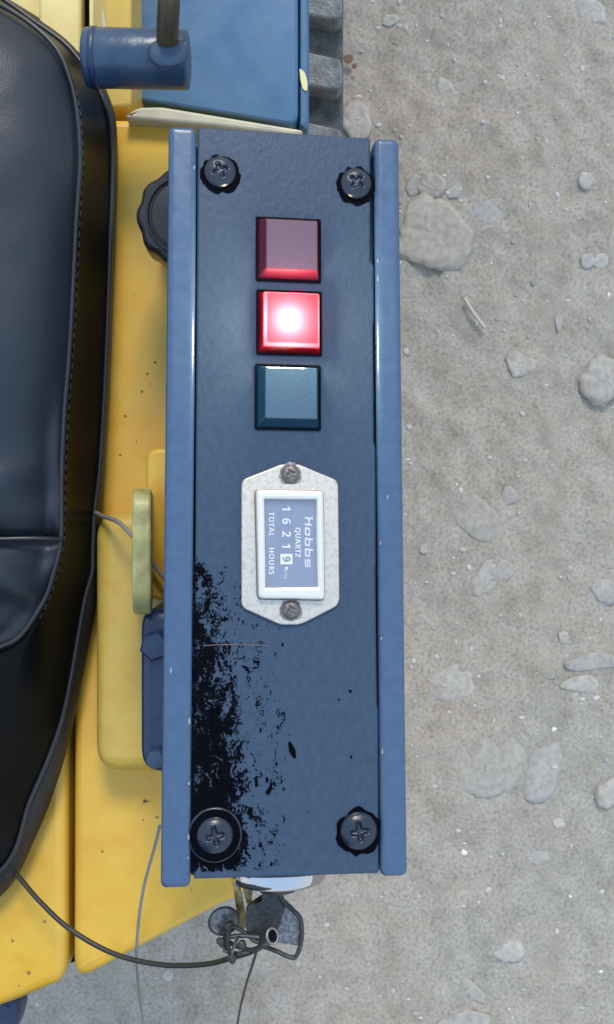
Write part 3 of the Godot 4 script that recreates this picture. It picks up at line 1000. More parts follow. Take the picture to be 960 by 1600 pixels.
	# unseen leaning back of the seat, added to darken cushion and reflections
	s = Shape.new()
	rbox(s, Vector3(0, 0.24, 0), Vector3(0.40, 0.50, 0.09), 0.035, 5)
	obj("added_backrest", s.mesh(), M.vinyl, t, Transform3D(Basis(Vector3.RIGHT, 0.14), Vector3(xc, 0.67, 0.33)))


# ------------------------------------------------------------------ console
func screw(parent: Node, called: String, at: Vector3, k: float, turn: float, head: Mesh, washer: Mesh) -> void:
	var o := obj(called, head, M.screw, parent, Transform3D(Basis(Vector3.UP, turn).scaled(Vector3.ONE * k), at))
	if washer:
		obj("washer", washer, M.screw, o)


func blot(center: Vector2, r: float, sd: int, wobble := 0.25) -> PackedVector2Array:
	var nz := FastNoiseLite.new()
	nz.seed = sd
	nz.frequency = 0.9
	var out := PackedVector2Array()
	for j in 48:
		var a := TAU * j / 48
		var q := r * (1.0 + wobble * nz.get_noise_2d(cos(a) * 1.6, sin(a) * 1.6))
		out.append(center + Vector2(cos(a), sin(a)) * q)
	return out


func build_console() -> void:
	var T := Transform3D(Vector3(0.99195, -0.12634, 0.00898), Vector3(0.12663, 0.98792, -0.08938), Vector3(0.00242, 0.08979, 0.99596), Vector3(-0.00776, 0.80137, -0.00675))
	var c := thing("control_console", "blue painted metal control console with indicator lights and hour meter", "console", T)
	var top := -0.0015
	var s := Shape.new()
	# channel side flanges
	rbox(s, Vector3(-0.0388, -0.023, 0.0005), Vector3(0.0104, 0.046, 0.2775), 0.0022, 4)
	obj("side_flange", s.mesh(), M.strip, c)
	s = Shape.new()
	rbox(s, Vector3(0.03925, -0.023, 0.0), Vector3(0.0097, 0.046, 0.2765), 0.0022, 4)
	obj("side_flange", s.mesh(), M.strip, c)
	rng.seed = 21
	for side in c.get_children():
		var left: bool = side.name == "side_flange"
		for k5 in 6:
			var zc := rng.randf_range(-0.13, 0.13)
			var at_edge := rng.randf() < 0.6
			var xe: float = (-0.0345 if left else 0.0352) if at_edge else rng.randf_range(-0.0415, -0.0362) + (0.0 if left else 0.078)
			s = Shape.new()
			prism(s, blot(Vector2.ZERO, rng.randf_range(0.00022, 0.00055), 800 + k5 + (50 if left else 0), 0.5), -0.0003, 0.00003 if not at_edge else -0.00005)
			obj("paint_chip", s.mesh(), M.chip_grey, side, Transform3D(Basis.from_scale(Vector3(0.8, 1, rng.randf_range(1.0, 3.0))), Vector3(xe, 0.00002, zc)))
	s = Shape.new()
	rbox(s, Vector3(0, -0.027, 0.0), Vector3(0.0670, 0.036, 0.2715), 0.001, 2)
	obj("channel_body", s.mesh(), M.dark, c)
	# face plate
	s = Shape.new()
	prism(s, rounded([Vector2(-0.03326, -0.13897), Vector2(0.033, -0.13853), Vector2(0.03283, -0.08968), Vector2(0.03406, -0.08823), Vector2(0.034, -0.06727), Vector2(0.03361, -0.06478), Vector2(0.03347, -0.02016), Vector2(0.03406, -0.01774), Vector2(0.03379, 0.0254), Vector2(0.03365, 0.02777), Vector2(0.03381, 0.0769), Vector2(0.03426, 0.07922), Vector2(0.03385, 0.13722), Vector2(-0.03251, 0.13675), Vector2(-0.03303, -0.01657)], 0.0008, 3), top - 0.005, top, 0.0008)
	obj("face_plate", s.mesh(), M.panel, c)
	# bottom end plate
	s = Shape.new()
	rbox(s, Vector3(0, -0.025, 0.1355), Vector3(0.0670, 0.039, 0.002), 0.0006, 2)
	obj("end_plate", s.mesh(), M.panel, c)
	# panel screws
	s = Shape.new()
	cross_head(s, 0.0063, 0.0036, 0.0036, 0.0011, 0.0016)
	var head := s.mesh(true)
	s = Shape.new()
	lathe(s, [Vector2(0.0095, 0), Vector2(0.0095, 0.0007), Vector2(0.0090, 0.0011), Vector2(0.0068, 0.0011), Vector2(0.0066, 0.0003)], 40)
	var washer := s.mesh()
	screw(c, "panel_screw", Vector3(-0.02474, -0.0015, -0.12142), 0.94, 0.4, head, null)
	screw(c, "panel_screw", Vector3(0.0271, -0.0015, -0.11969), 0.94, 0.9, head, null)
	screw(c, "panel_screw", Vector3(-0.02519, -0.0015, 0.12161), 1.02, 0.2, head, washer)
	screw(c, "panel_screw", Vector3(0.02635, -0.0015, 0.12168), 1.06, 0.15, head, null)
	# black rings round the screws: wet dirt plus a painted dark reflection
	var i := 0
	for b in [[Vector2(-0.02449, -0.12094), 0.0075], [Vector2(0.0271, -0.11892), 0.0075], [Vector2(0.02635, 0.12213), 0.0082]]:
		s = Shape.new()
		prism(s, blot(b[0], b[1], 40 + i, 0.22), top + 0.0001, top + 0.0003)
		obj("grime_shade_ring", s.mesh(), M.oil_shade, c)
		i += 1
	s = Shape.new()
	prism(s, [Vector2(-0.02573, -0.12737), Vector2(-0.02454, -0.1292), Vector2(-0.02333, -0.12751), Vector2(-0.02452, -0.12594)], top + 0.0001, top + 0.0011, 0.0004)
	obj("paint_blob", s.mesh(), M.screw, c)
	s = Shape.new()
	var well := blot(Vector2(-0.02519, 0.12161), 0.0090, 44, 0.05)
	prism(s, well, top + 0.0004, top + 0.0012)
	obj("grime_shade_ring", s.mesh(), M.oil_shade, c)
	build_stain(c, top)
	# indicator lights
	indicator(c, "red_indicator_light", Vector3(0.00118, -0.0015, -0.09255), M.red_off, "unlit dull red square lens", false)
	indicator(c, "red_indicator_light", Vector3(0.00141, -0.0015, -0.06442), M.red_lit, "glowing red square lens with white hot centre", true)
	indicator(c, "blue_indicator_light", Vector3(0.0009, -0.0015, -0.03617), M.blue_off, "unlit dark blue green square lens", false)
	build_meter(c, top)
	# key switch on the lower end
	s = Shape.new()
	lathe(s, [Vector2(0.0, -0.008), Vector2(0.015, -0.008), Vector2(0.0182, -0.0012), Vector2(0.0186, 0.0), Vector2(0.0186, 0.0030), Vector2(0.0180, 0.0042), Vector2(0.0150, 0.0048), Vector2(0.0, 0.0048)], 64)
	var turn := Basis(Vector3.RIGHT, Vector3(0, 0, 1), Vector3(0, -1, 0))
	var sw := obj("key_switch", s.mesh(), M.chrome, c, Transform3D(turn, Vector3(-0.00081, -0.0245, 0.1395)))
	s = Shape.new()
	lathe(s, [Vector2(0.0, 0.0045), Vector2(0.0075, 0.0045), Vector2(0.0072, 0.0085), Vector2(0.0, 0.0088)], 32)
	obj("lock_barrel", s.mesh(), M.key_dark, sw)


func indicator(c: Node3D, called: String, at: Vector3, m: Material, label: String, lit: bool) -> void:
	var base := Shape.new()
	var h := 0.0124
	frame(base, rounded(rect(-h, -h, h, h), 0.0008, 2), rounded(rect(-h + 0.0008, -h + 0.0008, h - 0.0008, h - 0.0008), 0.0006, 2), 0.0, 0.0008, 0.0002)
	var o := obj(called, base.mesh(), M.dark, c, Transform3D(Basis.IDENTITY, at))
	o.set_meta("label", label)
	var s := Shape.new()
	var k := 0.0116
	var w := 0.0093
	var p0 := ccw(rounded(rect(-k, -k, k, k), 0.0008, 2))
	var p1 := ccw(rounded(rect(-0.0090, -0.0103, 0.0106, 0.0090), 0.0007, 2))
	var p2 := inset(p1, 0.0004)
	s.grid([ring3(p0, 0.0003), ring3(p1, 0.0043)], true, -1)
	s.grid([ring3(p1, 0.0043), ring3(p2, 0.0046)], true, -1)
	if lit:
		s.poly(p2, 0.0046, true)
	obj("lens", s.mesh(true), m, o)
	if not lit:
		s = Shape.new()
		s.poly(p2, 0.0046, true)
		obj("lens_face", s.mesh(true), M.red_sky_sheen if m == M.red_off else M.blue_sky_sheen, o)
	if lit:
		s = Shape.new()
		var wall := ccw(rounded(rect(-0.0088, -0.0092, 0.0098, 0.0088), 0.0008, 2))
		frame(s, wall, inset(wall, 0.0006), 0.0003, 0.0030, 0.0002)
		obj("lamp_housing", s.mesh(), M.dark, o)
		s = Shape.new()
		lathe(s, [Vector2(0, -0.0007), Vector2(0.0006, -0.0003), Vector2(0.0007, 0.0), Vector2(0.0006, 0.0003), Vector2(0, 0.0007)], 12)
		obj("bulb", s.mesh(), M.bulb, o, Transform3D(Basis.IDENTITY, Vector3(-0.0004, 0.0008, 0.0)))
		var l := OmniLight3D.new()
		l.name = "bulb_glow"
		l.light_color = Color(1.0, 0.93, 0.78)
		l.light_energy = 0.0190
		l.light_size = 0.0005
		l.omni_range = 3.0
		l.omni_attenuation = 2.0
		l.shadow_enabled = true
		l.position = Vector3(-0.0004, 0.0010, 0.0)
		o.add_child(l)
	if true:
		s = Shape.new()
		prism(s, rect(-h + 0.001, -h + 0.001, h - 0.001, h - 0.001), 0.00005, 0.0003)
		obj("added_dark_base", s.mesh(), M.dark, o)  # dark plate added to stop light bouncing inside the lens


func build_stain(c: Node3D, top: float) -> void:
	# black oil run down the left side of the plate: patches, flecks and bare islands
	var big := FastNoiseLite.new()
	big.seed = 31
	big.frequency = 160.0
	big.fractal_octaves = 3
	var small := FastNoiseLite.new()
	small.seed = 32
	small.frequency = 760.0
	small.fractal_octaves = 2
	var warp := FastNoiseLite.new()
	warp.seed = 33
	warp.frequency = 120.0
	# (z, how far right the run reaches, how dense it is)
	var ends := [[Vector2(-0.02718, 0.02322), 0.0], [Vector2(-0.02366, 0.03134), 0.75], [Vector2(-0.02197, 0.04405), 0.80], [Vector2(-0.021, 0.05324), 0.72], [Vector2(-0.01821, 0.05785), 0.95], [Vector2(-0.01723, 0.07156), 0.95], [Vector2(-0.01535, 0.0852), 1.05], [Vector2(-0.01347, 0.09876), 1.2], [Vector2(-0.01252, 0.10999), 1.2], [Vector2(-0.00952, 0.119), 1.15], [Vector2(-0.00882, 0.12791), 1.15], [Vector2(-0.01405, 0.13215), 1.1], [Vector2(-0.02421, 0.13531), 0.6]]
	var step := 0.00024
	var x0 := -0.0338
	var nx := 140
	var nz := int((0.1345 - ends[0][0].y) / step)
	var val := []
	for j in nz + 1:
		var z: float = ends[0][0].y + j * step
		var e := -0.02
		var dens := 1.0
		for q in ends.size() - 1:
			if z >= ends[q][0].y and z <= ends[q + 1][0].y:
				var f := inverse_lerp(ends[q][0].y, ends[q + 1][0].y, z)
				e = lerpf(ends[q][0].x, ends[q + 1][0].x, f)
				dens = lerpf(ends[q][1], ends[q + 1][1], f)
		var row := PackedFloat32Array()
		for i2 in nx + 1:
			var x := x0 + i2 * step
			var u := (x - x0) / maxf(0.002, e - x0)
			var wx := x + warp.get_noise_2d(x, z) * 0.003
			var wz := z * 0.55 + warp.get_noise_2d(z, x + 5) * 0.003
			var v := dens * (1.0 - smoothstep(0.45, 1.2, u)) * 0.66 - 0.44
			v += big.get_noise_2d(wx, wz) * 0.62 + small.get_noise_2d(wx, wz * 1.5) * 0.62
			if u > 1.9:
				v -= (u - 1.9) * 1.5
			v -= smoothstep(0.0010, 0.0, x - x0) * 0.1
			row.append(v)
		val.append(row)
	var s := Shape.new()
	for film in 2:
		s = Shape.new()
		var cut := -0.11 if film == 0 else 0.0
		var lift := top + (0.0001 if film == 0 else 0.0002)
		for j in nz:
			for i2 in nx:
				var q := [val[j][i2] - cut, val[j][i2 + 1] - cut, val[j + 1][i2 + 1] - cut, val[j + 1][i2] - cut]
				if q[0] <= 0 and q[1] <= 0 and q[2] <= 0 and q[3] <= 0:
					continue
				var x := x0 + i2 * step
				var z: float = ends[0][0].y + j * step
				var pp := [Vector3(x, lift, z), Vector3(x + step, lift, z), Vector3(x + step, lift, z + step), Vector3(x, lift, z + step)]
				var out := []
				for k in 4:
					var k2 := (k + 1) % 4
					if q[k] > 0:
						out.append(pp[k])
					if (q[k] > 0) != (q[k2] > 0):
						out.append(pp[k].lerp(pp[k2], q[k] / (q[k] - q[k2])))
				for k in range(1, out.size() - 1):
					s.tri(out[0], out[k], out[k + 1], 1)
		if film == 0:
			var thin := obj("oil_film", s.mesh(true), M.film, c)
			thin.set_meta("kind", "stuff")
	rng.seed = 12
	for k3 in 150:
		var zz := rng.randf_range(0.03714, 0.13227)
		var reach := absf(rng.randfn()) * 0.011
		var p := Vector2(-0.027 + reach, zz)
		if p.x > 0.012:
			continue
		var rr := 0.00016 + 0.0005 * pow(rng.randf(), 4.0)
		var dots := blot(Vector2.ZERO, rr, 300 + k3, 0.5)
		var long := rng.randf_range(0.8, 2.6)
		for q4 in dots.size():
			var d1 := dots[q4]
			var d2 := dots[(q4 + 1) % dots.size()]
			s.tri(Vector3(p.x, top + 0.0002, p.y), Vector3(p.x + d1.x, top + 0.0002, p.y + d1.y * long), Vector3(p.x + d2.x, top + 0.0002, p.y + d2.y * long), 1)
	var o := obj("oil_stain", s.mesh(true), M.oil_shade, c)
	o.set_meta("kind", "stuff")
	# single flecks further right
	var k := 0
	for f in [[[Vector2(0.00082, 0.09005), Vector2(0.00175, 0.08961), Vector2(0.0036, 0.09283), Vector2(0.00383, 0.09555), Vector2(0.0029, 0.09576), Vector2(0.00128, 0.09323)]], [[Vector2(-0.01117, 0.10196), Vector2(-0.01025, 0.10154), Vector2(-0.00978, 0.10514), Vector2(-0.01093, 0.10556)]], [[Vector2(-0.00748, 0.10744), Vector2(-0.00588, 0.10569), Vector2(-0.00519, 0.10256), Vector2(-0.00473, 0.10617), Vector2(-0.0061, 0.1086)]], [[Vector2(0.02316, 0.07166), Vector2(0.02411, 0.07145), Vector2(0.02434, 0.0726), Vector2(0.02339, 0.07282)]], [[Vector2(0.01888, 0.07483), Vector2(0.01983, 0.07461), Vector2(0.01982, 0.07576)]], [[Vector2(0.02372, 0.09508), Vector2(0.02442, 0.0951), Vector2(0.02418, 0.09646), Vector2(0.02347, 0.09599)]], [[Vector2(-0.01635, 0.06245), Vector2(-0.0145, 0.06247), Vector2(-0.01264, 0.06523), Vector2(-0.0131, 0.06523), Vector2(-0.01496, 0.06338)]], [[Vector2(-0.00104, 0.10581), Vector2(-0.00035, 0.10583), Vector2(-0.00035, 0.10696), Vector2(-0.00104, 0.10694)]]]:
		s = Shape.new()
		prism(s, rounded(f[0], 0.0004, 2), top + 0.00005, top + 0.00025)
		obj("oil_fleck", s.mesh(), M.oil_shade, c)
		k += 1
	# a scratch across the plate
	s = Shape.new()
	tube(s, curve([Vector3(-0.02972, -0.0014, 0.05523), Vector3(-0.02008, -0.0014, 0.05485), Vector3(-0.00617, -0.0014, 0.05543)]), 0.00018, 5)
	obj("scratch", s.mesh(), M.grime_shade, c)


func letters(parent: Node, text: String, size: float, at: Vector3, m: Material, bold := false, squeeze := 1.0, called := "lettering") -> void:
	var f := SystemFont.new()
	f.font_names = PackedStringArray(["Droid Sans"])
	f.font_weight = 700 if bold else 400
	var tm := TextMesh.new()
	tm.text = text
	tm.font = f
	tm.font_size = 64
	tm.pixel_size = 0.001
	tm.depth = 0.001
	var k := size / 0.046
	obj(called, tm, m, parent, Transform3D(Basis(Vector3(0, 0, squeeze * k), Vector3(k, 0, 0), Vector3(0, 0.1, 0)), at))


func build_meter(c: Node3D, top: float) -> void:
	var s := Shape.new()
	prism(s, rounded([Vector2(-0.01636, -0.00335), Vector2(-0.01542, -0.00525), Vector2(-0.00458, -0.00968), Vector2(-0.00197, -0.01091), Vector2(0.0047, -0.01101), Vector2(0.00709, -0.01009), Vector2(0.01858, -0.00546), Vector2(0.01954, -0.00356), Vector2(0.01979, 0.03884), Vector2(0.01882, 0.04118), Vector2(0.0072, 0.04696), Vector2(0.00461, 0.04788), Vector2(-0.00196, 0.04784), Vector2(-0.0043, 0.0469), Vector2(-0.01526, 0.04199), Vector2(-0.0162, 0.04037)], 0.0014, 4), 0.0, 0.0016, 0.0005)
	s.moved(Transform3D(Basis.IDENTITY, Vector3(0, top, 0)))
	var m := obj("hour_meter", s.mesh(), M.aluminium, c)
	m.set_meta("label", "silver hour meter with raised white bezel and dial painted blue for the sky reflected in its glass")
	s = Shape.new()
	var outer := rounded([Vector2(-0.01128, -0.00101), Vector2(0.01359, -0.00083), Vector2(0.0139, 0.03883), Vector2(-0.01027, 0.03831)], 0.0016, 4)
	var inner := rounded([Vector2(-0.00801, 0.00246), Vector2(0.01074, 0.00249), Vector2(0.0111, 0.0342), Vector2(-0.00751, 0.03442)], 0.0003, 4)
	frame(s, outer, inner, top + 0.0015, top + 0.0050, 0.0011)
	obj("bezel", s.mesh(), M.bezel, m)
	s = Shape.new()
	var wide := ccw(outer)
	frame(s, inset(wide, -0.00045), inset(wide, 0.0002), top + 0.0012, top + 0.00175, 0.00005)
	obj("bezel_shadow_line", s.mesh(), M.grime_shade, m)  # shadow line of the bezel, built as a thin dark frame
	s = Shape.new()
	prism(s, [Vector2(-0.00835, 0.00129), Vector2(0.01208, 0.00107), Vector2(0.01243, 0.03508), Vector2(-0.00829, 0.03506)], top + 0.0016, top + 0.0020)
	obj("dial", s.mesh(), M.dial, m)
	s = Shape.new()
	prism(s, [Vector2(-0.00244, 0.0043), Vector2(0.0023, 0.00426), Vector2(0.00228, 0.02266), Vector2(-0.00244, 0.02267)], top + 0.0020, top + 0.0022)
	obj("counter_wheels", s.mesh(), M.wheel, m)
	s = Shape.new()
	prism(s, [Vector2(-0.00208, 0.0222), Vector2(0.00228, 0.02219), Vector2(0.00228, 0.02594), Vector2(-0.00208, 0.02595)], top + 0.0022, top + 0.0024)
	obj("tenths_wheel", s.mesh(), M.white, m)
	var y := 0.0009
	for d in [["1", 796.0], ["6", 815.0], ["2", 835.0], ["1", 854.0]]:
		letters(m, d[0], 0.0031, Vector3(0.00004, y, lerpf(0.0057, 0.01938, (d[1] - 796.0) / 58.0)), M.print, true)
	letters(m, "9", 0.0029, Vector3(0.00004, y + 0.0003, 0.02407), M.ink, true)
	letters(m, "TOTAL", 0.0019, Vector3(-0.00539, y, 0.01141), M.print, true, 1.15)
	letters(m, "HOURS", 0.0019, Vector3(-0.00537, y, 0.02479), M.print, true, 1.15)
	letters(m, "QUARTZ", 0.0019, Vector3(0.0043, y, 0.01795), M.print, true, 1.1)
	letters(m, "1/10", 0.0013, Vector3(-0.00032, y, 0.02946), M.print)
	s = Shape.new()
	prism(s, [Vector2(-0.00032, 0.02689), Vector2(0.00063, 0.02688), Vector2(0.00063, 0.02782), Vector2(-0.00032, 0.02782)], top + 0.0022, top + 0.0024)
	obj("lettering", s.mesh(), M.print, m)
	# the maker's wide square-cut letters: strokes in a cell 4 wide (along the reading direction) by 5 high
	var glyphs := {
		"H": [[0.1, 0, 1.0, 5], [-0.4, 4.2, 0.3, 5.0], [0.8, 2.1, 3.6, 2.95], [3.3, 0, 4.2, 4.2]],
		"o": [[0.3, 0, 3.7, 0.85], [0.3, 2.35, 3.7, 3.2], [0, 0.3, 0.9, 2.9], [3.1, 0.3, 4, 2.9]],
		"b": [[0, 0, 0.9, 5], [0.6, 0, 3.7, 0.85], [0.6, 2.35, 3.7, 3.2], [3.1, 0.3, 4, 2.9]],
		"s": [[0.3, 2.6, 4, 3.3], [0, 1.6, 0.85, 3.0], [0.3, 1.3, 3.7, 2.0], [3.15, 0.3, 4, 1.7], [0, 0, 3.7, 0.7]],
	}
	var z := 812.0
	var ux := 0.00060
	var uz := 0.00075
	var zz: float = 0.00847
	for ch in ["H", "o", "b", "b", "s"]:
		s = Shape.new()
		for r in glyphs[ch]:
			var sl := 0.10
			prism(s, [Vector2(r[1] * ux, (r[0] + r[1] * sl) * uz), Vector2(r[1] * ux, (r[2] + r[1] * sl) * uz), Vector2(r[3] * ux, (r[2] + r[3] * sl) * uz), Vector2(r[3] * ux, (r[0] + r[3] * sl) * uz)], 0.0, 0.0001)
		obj("lettering", s.mesh(), M.print, m, Transform3D(Basis.IDENTITY, Vector3(0.00691, top + 0.0021, zz)))
		zz += 5.15 * uz
		z += 1
	s = Shape.new()
	prism(s, [Vector2(-0.00793, 0.00235), Vector2(0.01088, 0.00239), Vector2(0.01124, 0.03419), Vector2(-0.00742, 0.0344)], top + 0.0034, top + 0.0036)
	obj("glass", s.mesh(), M.glass, m)
	s = Shape.new()
	cross_head(s, 0.0031, 0.0016, 0.0018, 0.0006, 0.0008, 24)
	var head := s.mesh(true)
	for p in [Vector3(0.00167, 0, -0.00719), Vector3(0.00186, 0, 0.04251)]:
		var o := obj("meter_screw", head, M.old_screw, m, Transform3D(Basis(Vector3.UP, 0.3), Vector3(p.x, top + 0.0016, p.z)))
		s = Shape.new()
		prism(s, blot(Vector2.ZERO, 0.0037, 60 + int(p.z * 1000), 0.2), 0.00005, 0.0001)
		obj("grime_shade_ring", s.mesh(), M.grime_shade, o)
		s = Shape.new()
		prism(s, blot(Vector2.ZERO, 0.0041, 90 + int(p.z * 1000), 0.35), 0.00001, 0.00004)
		obj("smudge", s.mesh(), M.smudge, o)


# ------------------------------------------------------------------ key, rings and wires
func build_key() -> void:
	var k := thing("ignition_key", "grey metal ignition key in the chrome switch below the console", "key")
	var s := Shape.new()
	var h := 0.785
	prism(s, rounded([Vector2(-0.01646, 0.144), Vector2(-0.01081, 0.144), Vector2(-0.01032, 0.14843), Vector2(-0.00836, 0.15138), Vector2(-0.01278, 0.16563), Vector2(-0.01769, 0.16661), Vector2(-0.0231, 0.16121), Vector2(-0.02359, 0.15236), Vector2(-0.02212, 0.15039), Vector2(-0.01769, 0.14892)], 0.0012, 3), h - 0.0022, h + 0.0006, 0.0005)
	obj("key_bow", s.mesh(), M.key_dark, k)
	# right half: bare metal loop with a slot at its end
	s = Shape.new()
	prism(s, rounded([Vector2(-0.01032, 0.14794), Vector2(-0.00541, 0.15236), Vector2(-0.0027, 0.15629), Vector2(-0.00246, 0.16514), Vector2(-0.00344, 0.1671), Vector2(-0.0118, 0.16563), Vector2(-0.01278, 0.16219), Vector2(-0.00983, 0.15138)], 0.001, 3), h - 0.0026, h - 0.0008, 0.0004)
	obj("key_plate", s.mesh(), M.tag, k)
	s = Shape.new()
	tube(s, curve([Vector3(-0.01054, 0.786, 0.14607), Vector3(-0.00833, 0.786, 0.14999), Vector3(-0.0044, 0.787, 0.15301), Vector3(-0.0022, 0.787, 0.15644), Vector3(-0.0022, 0.787, 0.16377), Vector3(-0.00416, 0.787, 0.16963), Vector3(-0.00684, 0.787, 0.16988), Vector3(-0.01173, 0.787, 0.16768), Vector3(-0.01716, 0.786, 0.16617)]), 0.0009, 10)
	obj("key_rim", s.mesh(), M.key_dark, k)
	s = Shape.new()
	tube(s, curve([Vector3(-0.00393, 0.785, 0.15334), Vector3(-0.00147, 0.785, 0.15727), Vector3(-0.00172, 0.785, 0.16366), Vector3(-0.00344, 0.785, 0.16858)]), 0.0005, 8)
	obj("key_rim", s.mesh(), M.chrome, k)
	s = Shape.new()
	prism(s, rounded([Vector2(-0.0154, 0.13981), Vector2(-0.01149, 0.13981), Vector2(-0.01124, 0.1447), Vector2(-0.01564, 0.1447)], 0.0006, 2), h - 0.003, h + 0.0008, 0.0006)
	obj("key_blade", s.mesh(), M.key_dark, k)
	# crimped sleeve through the bow
	var t := thing("wire_ferrule", "short silver ferrule with a white open end on the key", "ferrule")
	s = Shape.new()
	var dir := (Vector3(-0.01261, 0.797, 0.15747) - Vector3(-0.01642, 0.786, 0.16372)).normalized()
	tube(s, PackedVector3Array([Vector3(-0.01687, 0.787, 0.16303), Vector3(-0.01316, 0.795, 0.15858)]), 0.0025, 20)
	obj("sleeve", s.mesh(), M.key_metal, t)
	s = Shape.new()
	var cc := Vector3(-0.01288, 0.796, 0.15803)
	var ax := dir.cross(Vector3(0, 0, 1)).normalized()
	var ay := dir.cross(ax)
	tube(s, circle(cc, ax * 0.0021, ay * 0.0027, 28), 0.00055, 8, true)
	obj("open_rim", s.mesh(), M.tag, t)
	s = Shape.new()
	tube(s, PackedVector3Array([cc - dir * 0.0003, cc + dir * 0.0002]), 0.0019, 16)
	obj("bore", s.mesh(), M.dark, t)
	# round tag on the ring
	s = Shape.new()
	lathe(s, [Vector2(0.0, -0.0006), Vector2(0.0052, -0.0006), Vector2(0.0058, -0.0002), Vector2(0.0058, 0.0003), Vector2(0.0052, 0.0006), Vector2(0.0, 0.0006)], 40)
	var tg := thing("round_tag", "round grey metal tag hanging left of the key", "tag", Transform3D(Basis.from_euler(Vector3(0.18, 0, -0.25)), Vector3(-0.03254, 0.778, 0.15996)))
	obj("disc", s.mesh(), M.tag, tg)
	s = Shape.new()
	tube(s, circle(Vector3(0, 0, 0), Vector3(0.0058, 0, 0), Vector3(0, 0, 0.0058), 40), 0.0005, 8, true)
	obj("rim", s.mesh(), M.key_dark, tg)
	# twisted wire ring that joins key, tag and cable
	var wr := thing("wire_ring", "tangled dark wire ring tying key and round tag together", "key ring")
	var loops := [
		[Vector3(-0.03187, 0.78, 0.16236), Vector3(-0.02809, 0.784, 0.15966), Vector3(-0.02353, 0.786, 0.16127), Vector3(-0.01999, 0.788, 0.16333), Vector3(-0.01706, 0.788, 0.1643), Vector3(-0.02059, 0.786, 0.16764), Vector3(-0.02619, 0.783, 0.16799), Vector3(-0.03088, 0.78, 0.16684), Vector3(-0.03246, 0.779, 0.16428)],
		[Vector3(-0.03396, 0.779, 0.16778), Vector3(-0.02965, 0.783, 0.16404), Vector3(-0.02298, 0.787, 0.16181), Vector3(-0.01653, 0.789, 0.16192), Vector3(-0.01463, 0.788, 0.1643), Vector3(-0.01971, 0.784, 0.16804), Vector3(-0.02682, 0.781, 0.17137), Vector3(-0.03246, 0.779, 0.17078)],
		[Vector3(-0.0308, 0.781, 0.15895), Vector3(-0.03014, 0.783, 0.16207), Vector3(-0.03063, 0.783, 0.16651), Vector3(-0.02923, 0.782, 0.17191), Vector3(-0.02881, 0.781, 0.17485)],
		[Vector3(-0.0264, 0.787, 0.1623), Vector3(-0.02794, 0.786, 0.16617), Vector3(-0.029, 0.785, 0.17005), Vector3(-0.03014, 0.783, 0.17294)],
		[Vector3(-0.03468, 0.782, 0.16497), Vector3(-0.0331, 0.783, 0.16701), Vector3(-0.03171, 0.782, 0.16844)]]
	var i := 0
	for lp in loops:
		s = Shape.new()
		tube(s, curve(lp, 8), 0.00085 if i != 3 else 0.0006, 8)
		obj("wire_loop", s.mesh(), M.wire if i % 2 == 0 else M.key_metal, wr)
		i += 1
	for q in [[Vector3(-0.0289, 0.783, 0.17219), 0.0020], [Vector3(-0.03319, 0.782, 0.16646), 0.0018], [Vector3(-0.02487, 0.788, 0.16479), 0.0021], [Vector3(-0.03014, 0.783, 0.16009), 0.0022]]:
		s = stone_shape(700 + i, 9, 0.15, 14, 8)
		s.moved(Transform3D(Basis.from_scale(Vector3(q[1], q[1] * 0.7, q[1])), q[0]))
		obj("wire_knot", s.mesh(), M.wire, wr)
		i += 1
	# brass strip
	s = Shape.new()
	prism(s, rounded([Vector2(-0.02949, 0.14747), Vector2(-0.02695, 0.14696), Vector2(-0.02441, 0.15967), Vector2(-0.02288, 0.16527), Vector2(-0.02695, 0.16578), Vector2(-0.02797, 0.15917)], 0.0006, 2), 0.7712, 0.7722, 0.0003)
	tag(obj("brass_strip", s.mesh(), M.brass), "narrow brass strip hanging between round tag and key", "strip")
	s = Shape.new()
	prism(s, rounded([Vector2(-0.0262, 0.14899), Vector2(-0.02158, 0.1495), Vector2(-0.02209, 0.1567), Vector2(-0.02415, 0.15721)], 0.0006, 2), 0.7672, 0.7684, 0.0003)
	tag(obj("brass_strip", s.mesh(), M.brass), "short brass strip behind the key's neck under the chrome switch", "strip")
	# cables
	s = Shape.new()
	tube(s, curve([Vector3(-0.15853, 0.712, 0.14679), Vector3(-0.13997, 0.715, 0.15805), Vector3(-0.13031, 0.722, 0.16246), Vector3(-0.11779, 0.73, 0.17132), Vector3(-0.10256, 0.737, 0.18073), Vector3(-0.08272, 0.742, 0.189), Vector3(-0.0618, 0.75, 0.18995), Vector3(-0.04246, 0.76, 0.18532), Vector3(-0.02949, 0.772, 0.17696), Vector3(-0.01966, 0.785, 0.16809), Vector3(-0.01511, 0.788, 0.16333)], 10), 0.0011, 10)
	tag(obj("cable", s.mesh(), M.wire), "dark thin cable sagging from under the seat to the key", "cable")
	s = Shape.new()
	tube(s, curve([Vector3(-0.06255, 0.745, 0.13326), Vector3(-0.06554, 0.738, 0.1438), Vector3(-0.07157, 0.73, 0.164), Vector3(-0.07497, 0.725, 0.18244), Vector3(-0.07757, 0.715, 0.20413), Vector3(-0.08552, 0.66, 0.24902), Vector3(-0.10153, 0.55, 0.32379), Vector3(-0.11953, 0.4, 0.44823)], 10), 0.0007, 8)
	tag(obj("wire", s.mesh(), M.wire_pale), "pale thin wire hanging straight down over the yellow deck's end", "wire")
	s = Shape.new()
	tube(s, curve([Vector3(-0.01863, 0.786, 0.16617), Vector3(-0.02198, 0.77, 0.18145), Vector3(-0.02642, 0.74, 0.20422), Vector3(-0.03195, 0.7, 0.23633), Vector3(-0.03885, 0.64, 0.28624), Vector3(-0.05363, 0.5, 0.3979)], 10), 0.00055, 8)
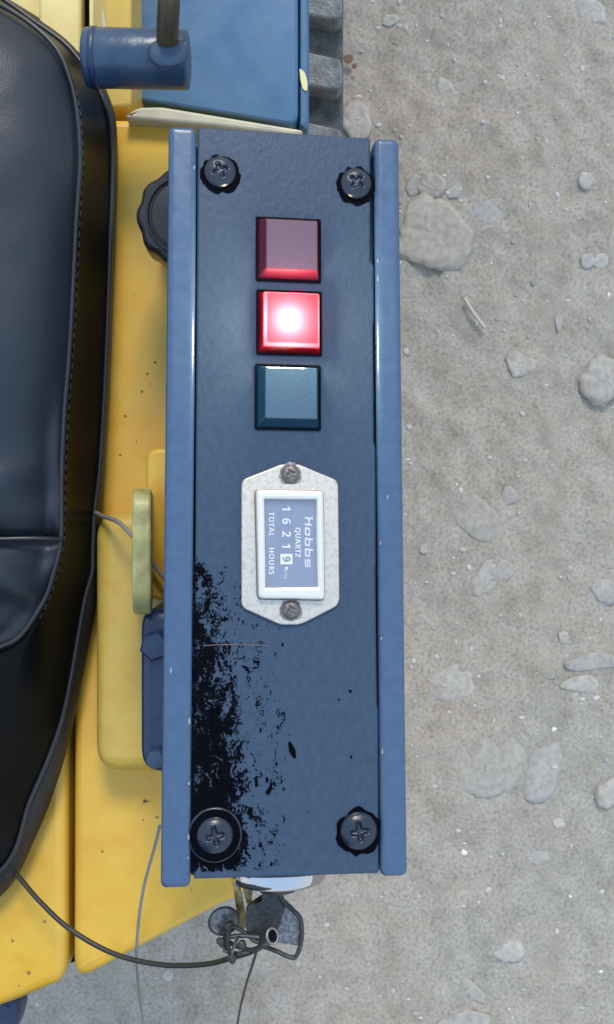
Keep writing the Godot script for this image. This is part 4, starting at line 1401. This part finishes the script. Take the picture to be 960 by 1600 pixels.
	tag(obj("wire", s.mesh(), M.wire), "thin dark wire hanging from the key ring to the bottom edge", "wire")
	s = Shape.new()
	tube(s, curve([Vector3(-0.09759, 0.722, -0.00115), Vector3(-0.08891, 0.736, 0.00167), Vector3(-0.0803, 0.746, 0.00407), Vector3(-0.07362, 0.75, 0.00967), Vector3(-0.06824, 0.75, 0.01558), Vector3(-0.06448, 0.75, 0.02149), Vector3(-0.05989, 0.752, 0.02727), Vector3(-0.05282, 0.757, 0.03433)], 8), 0.0010, 8)
	tag(obj("wire", s.mesh(), M.wire_grey), "grey wire passing behind the upright lever plate", "wire")


func _ready() -> void:
	var cam := Camera3D.new()
	cam.name = "camera"
	cam.position = Vector3(0, 1.16, 0)
	cam.rotation_degrees = Vector3(-90, 0, 0)
	cam.fov = 55.33
	cam.near = 0.02
	cam.far = 800.0
	add_child(cam)
	var sky_mat := ProceduralSkyMaterial.new()
	sky_mat.sky_top_color = Color(0.77, 0.89, 1.02)
	sky_mat.sky_horizon_color = Color(0.93, 0.91, 0.88)
	sky_mat.sky_curve = 0.3
	sky_mat.ground_bottom_color = Color(0.30, 0.29, 0.27)
	sky_mat.ground_horizon_color = Color(0.50, 0.49, 0.47)
	sky_mat.sky_energy_multiplier = 1.0
	var sky := Sky.new()
	sky.sky_material = sky_mat
	var env := Environment.new()
	env.background_mode = Environment.BG_SKY
	env.sky = sky
	env.ambient_light_source = Environment.AMBIENT_SOURCE_SKY
	env.tonemap_mode = Environment.TONE_MAPPER_LINEAR
	env.tonemap_exposure = 1.40
	env.sdfgi_enabled = true
	env.ssao_enabled = true
	env.ssil_enabled = true
	var we := WorldEnvironment.new()
	we.name = "environment"
	we.environment = env
	add_child(we)
	var sun := DirectionalLight3D.new()
	sun.name = "sun"
	sun.light_energy = 0.5
	sun.light_color = Color(1.0, 0.97, 0.93)
	sun.light_angular_distance = 16.0
	sun.shadow_enabled = true
	sun.rotation_degrees = Vector3(-44, 174, 0)
	add_child(sun)
	make_materials()
	build_ground()
	build_machine()
	build_seat()
	build_console()
	build_stones()
	build_key()
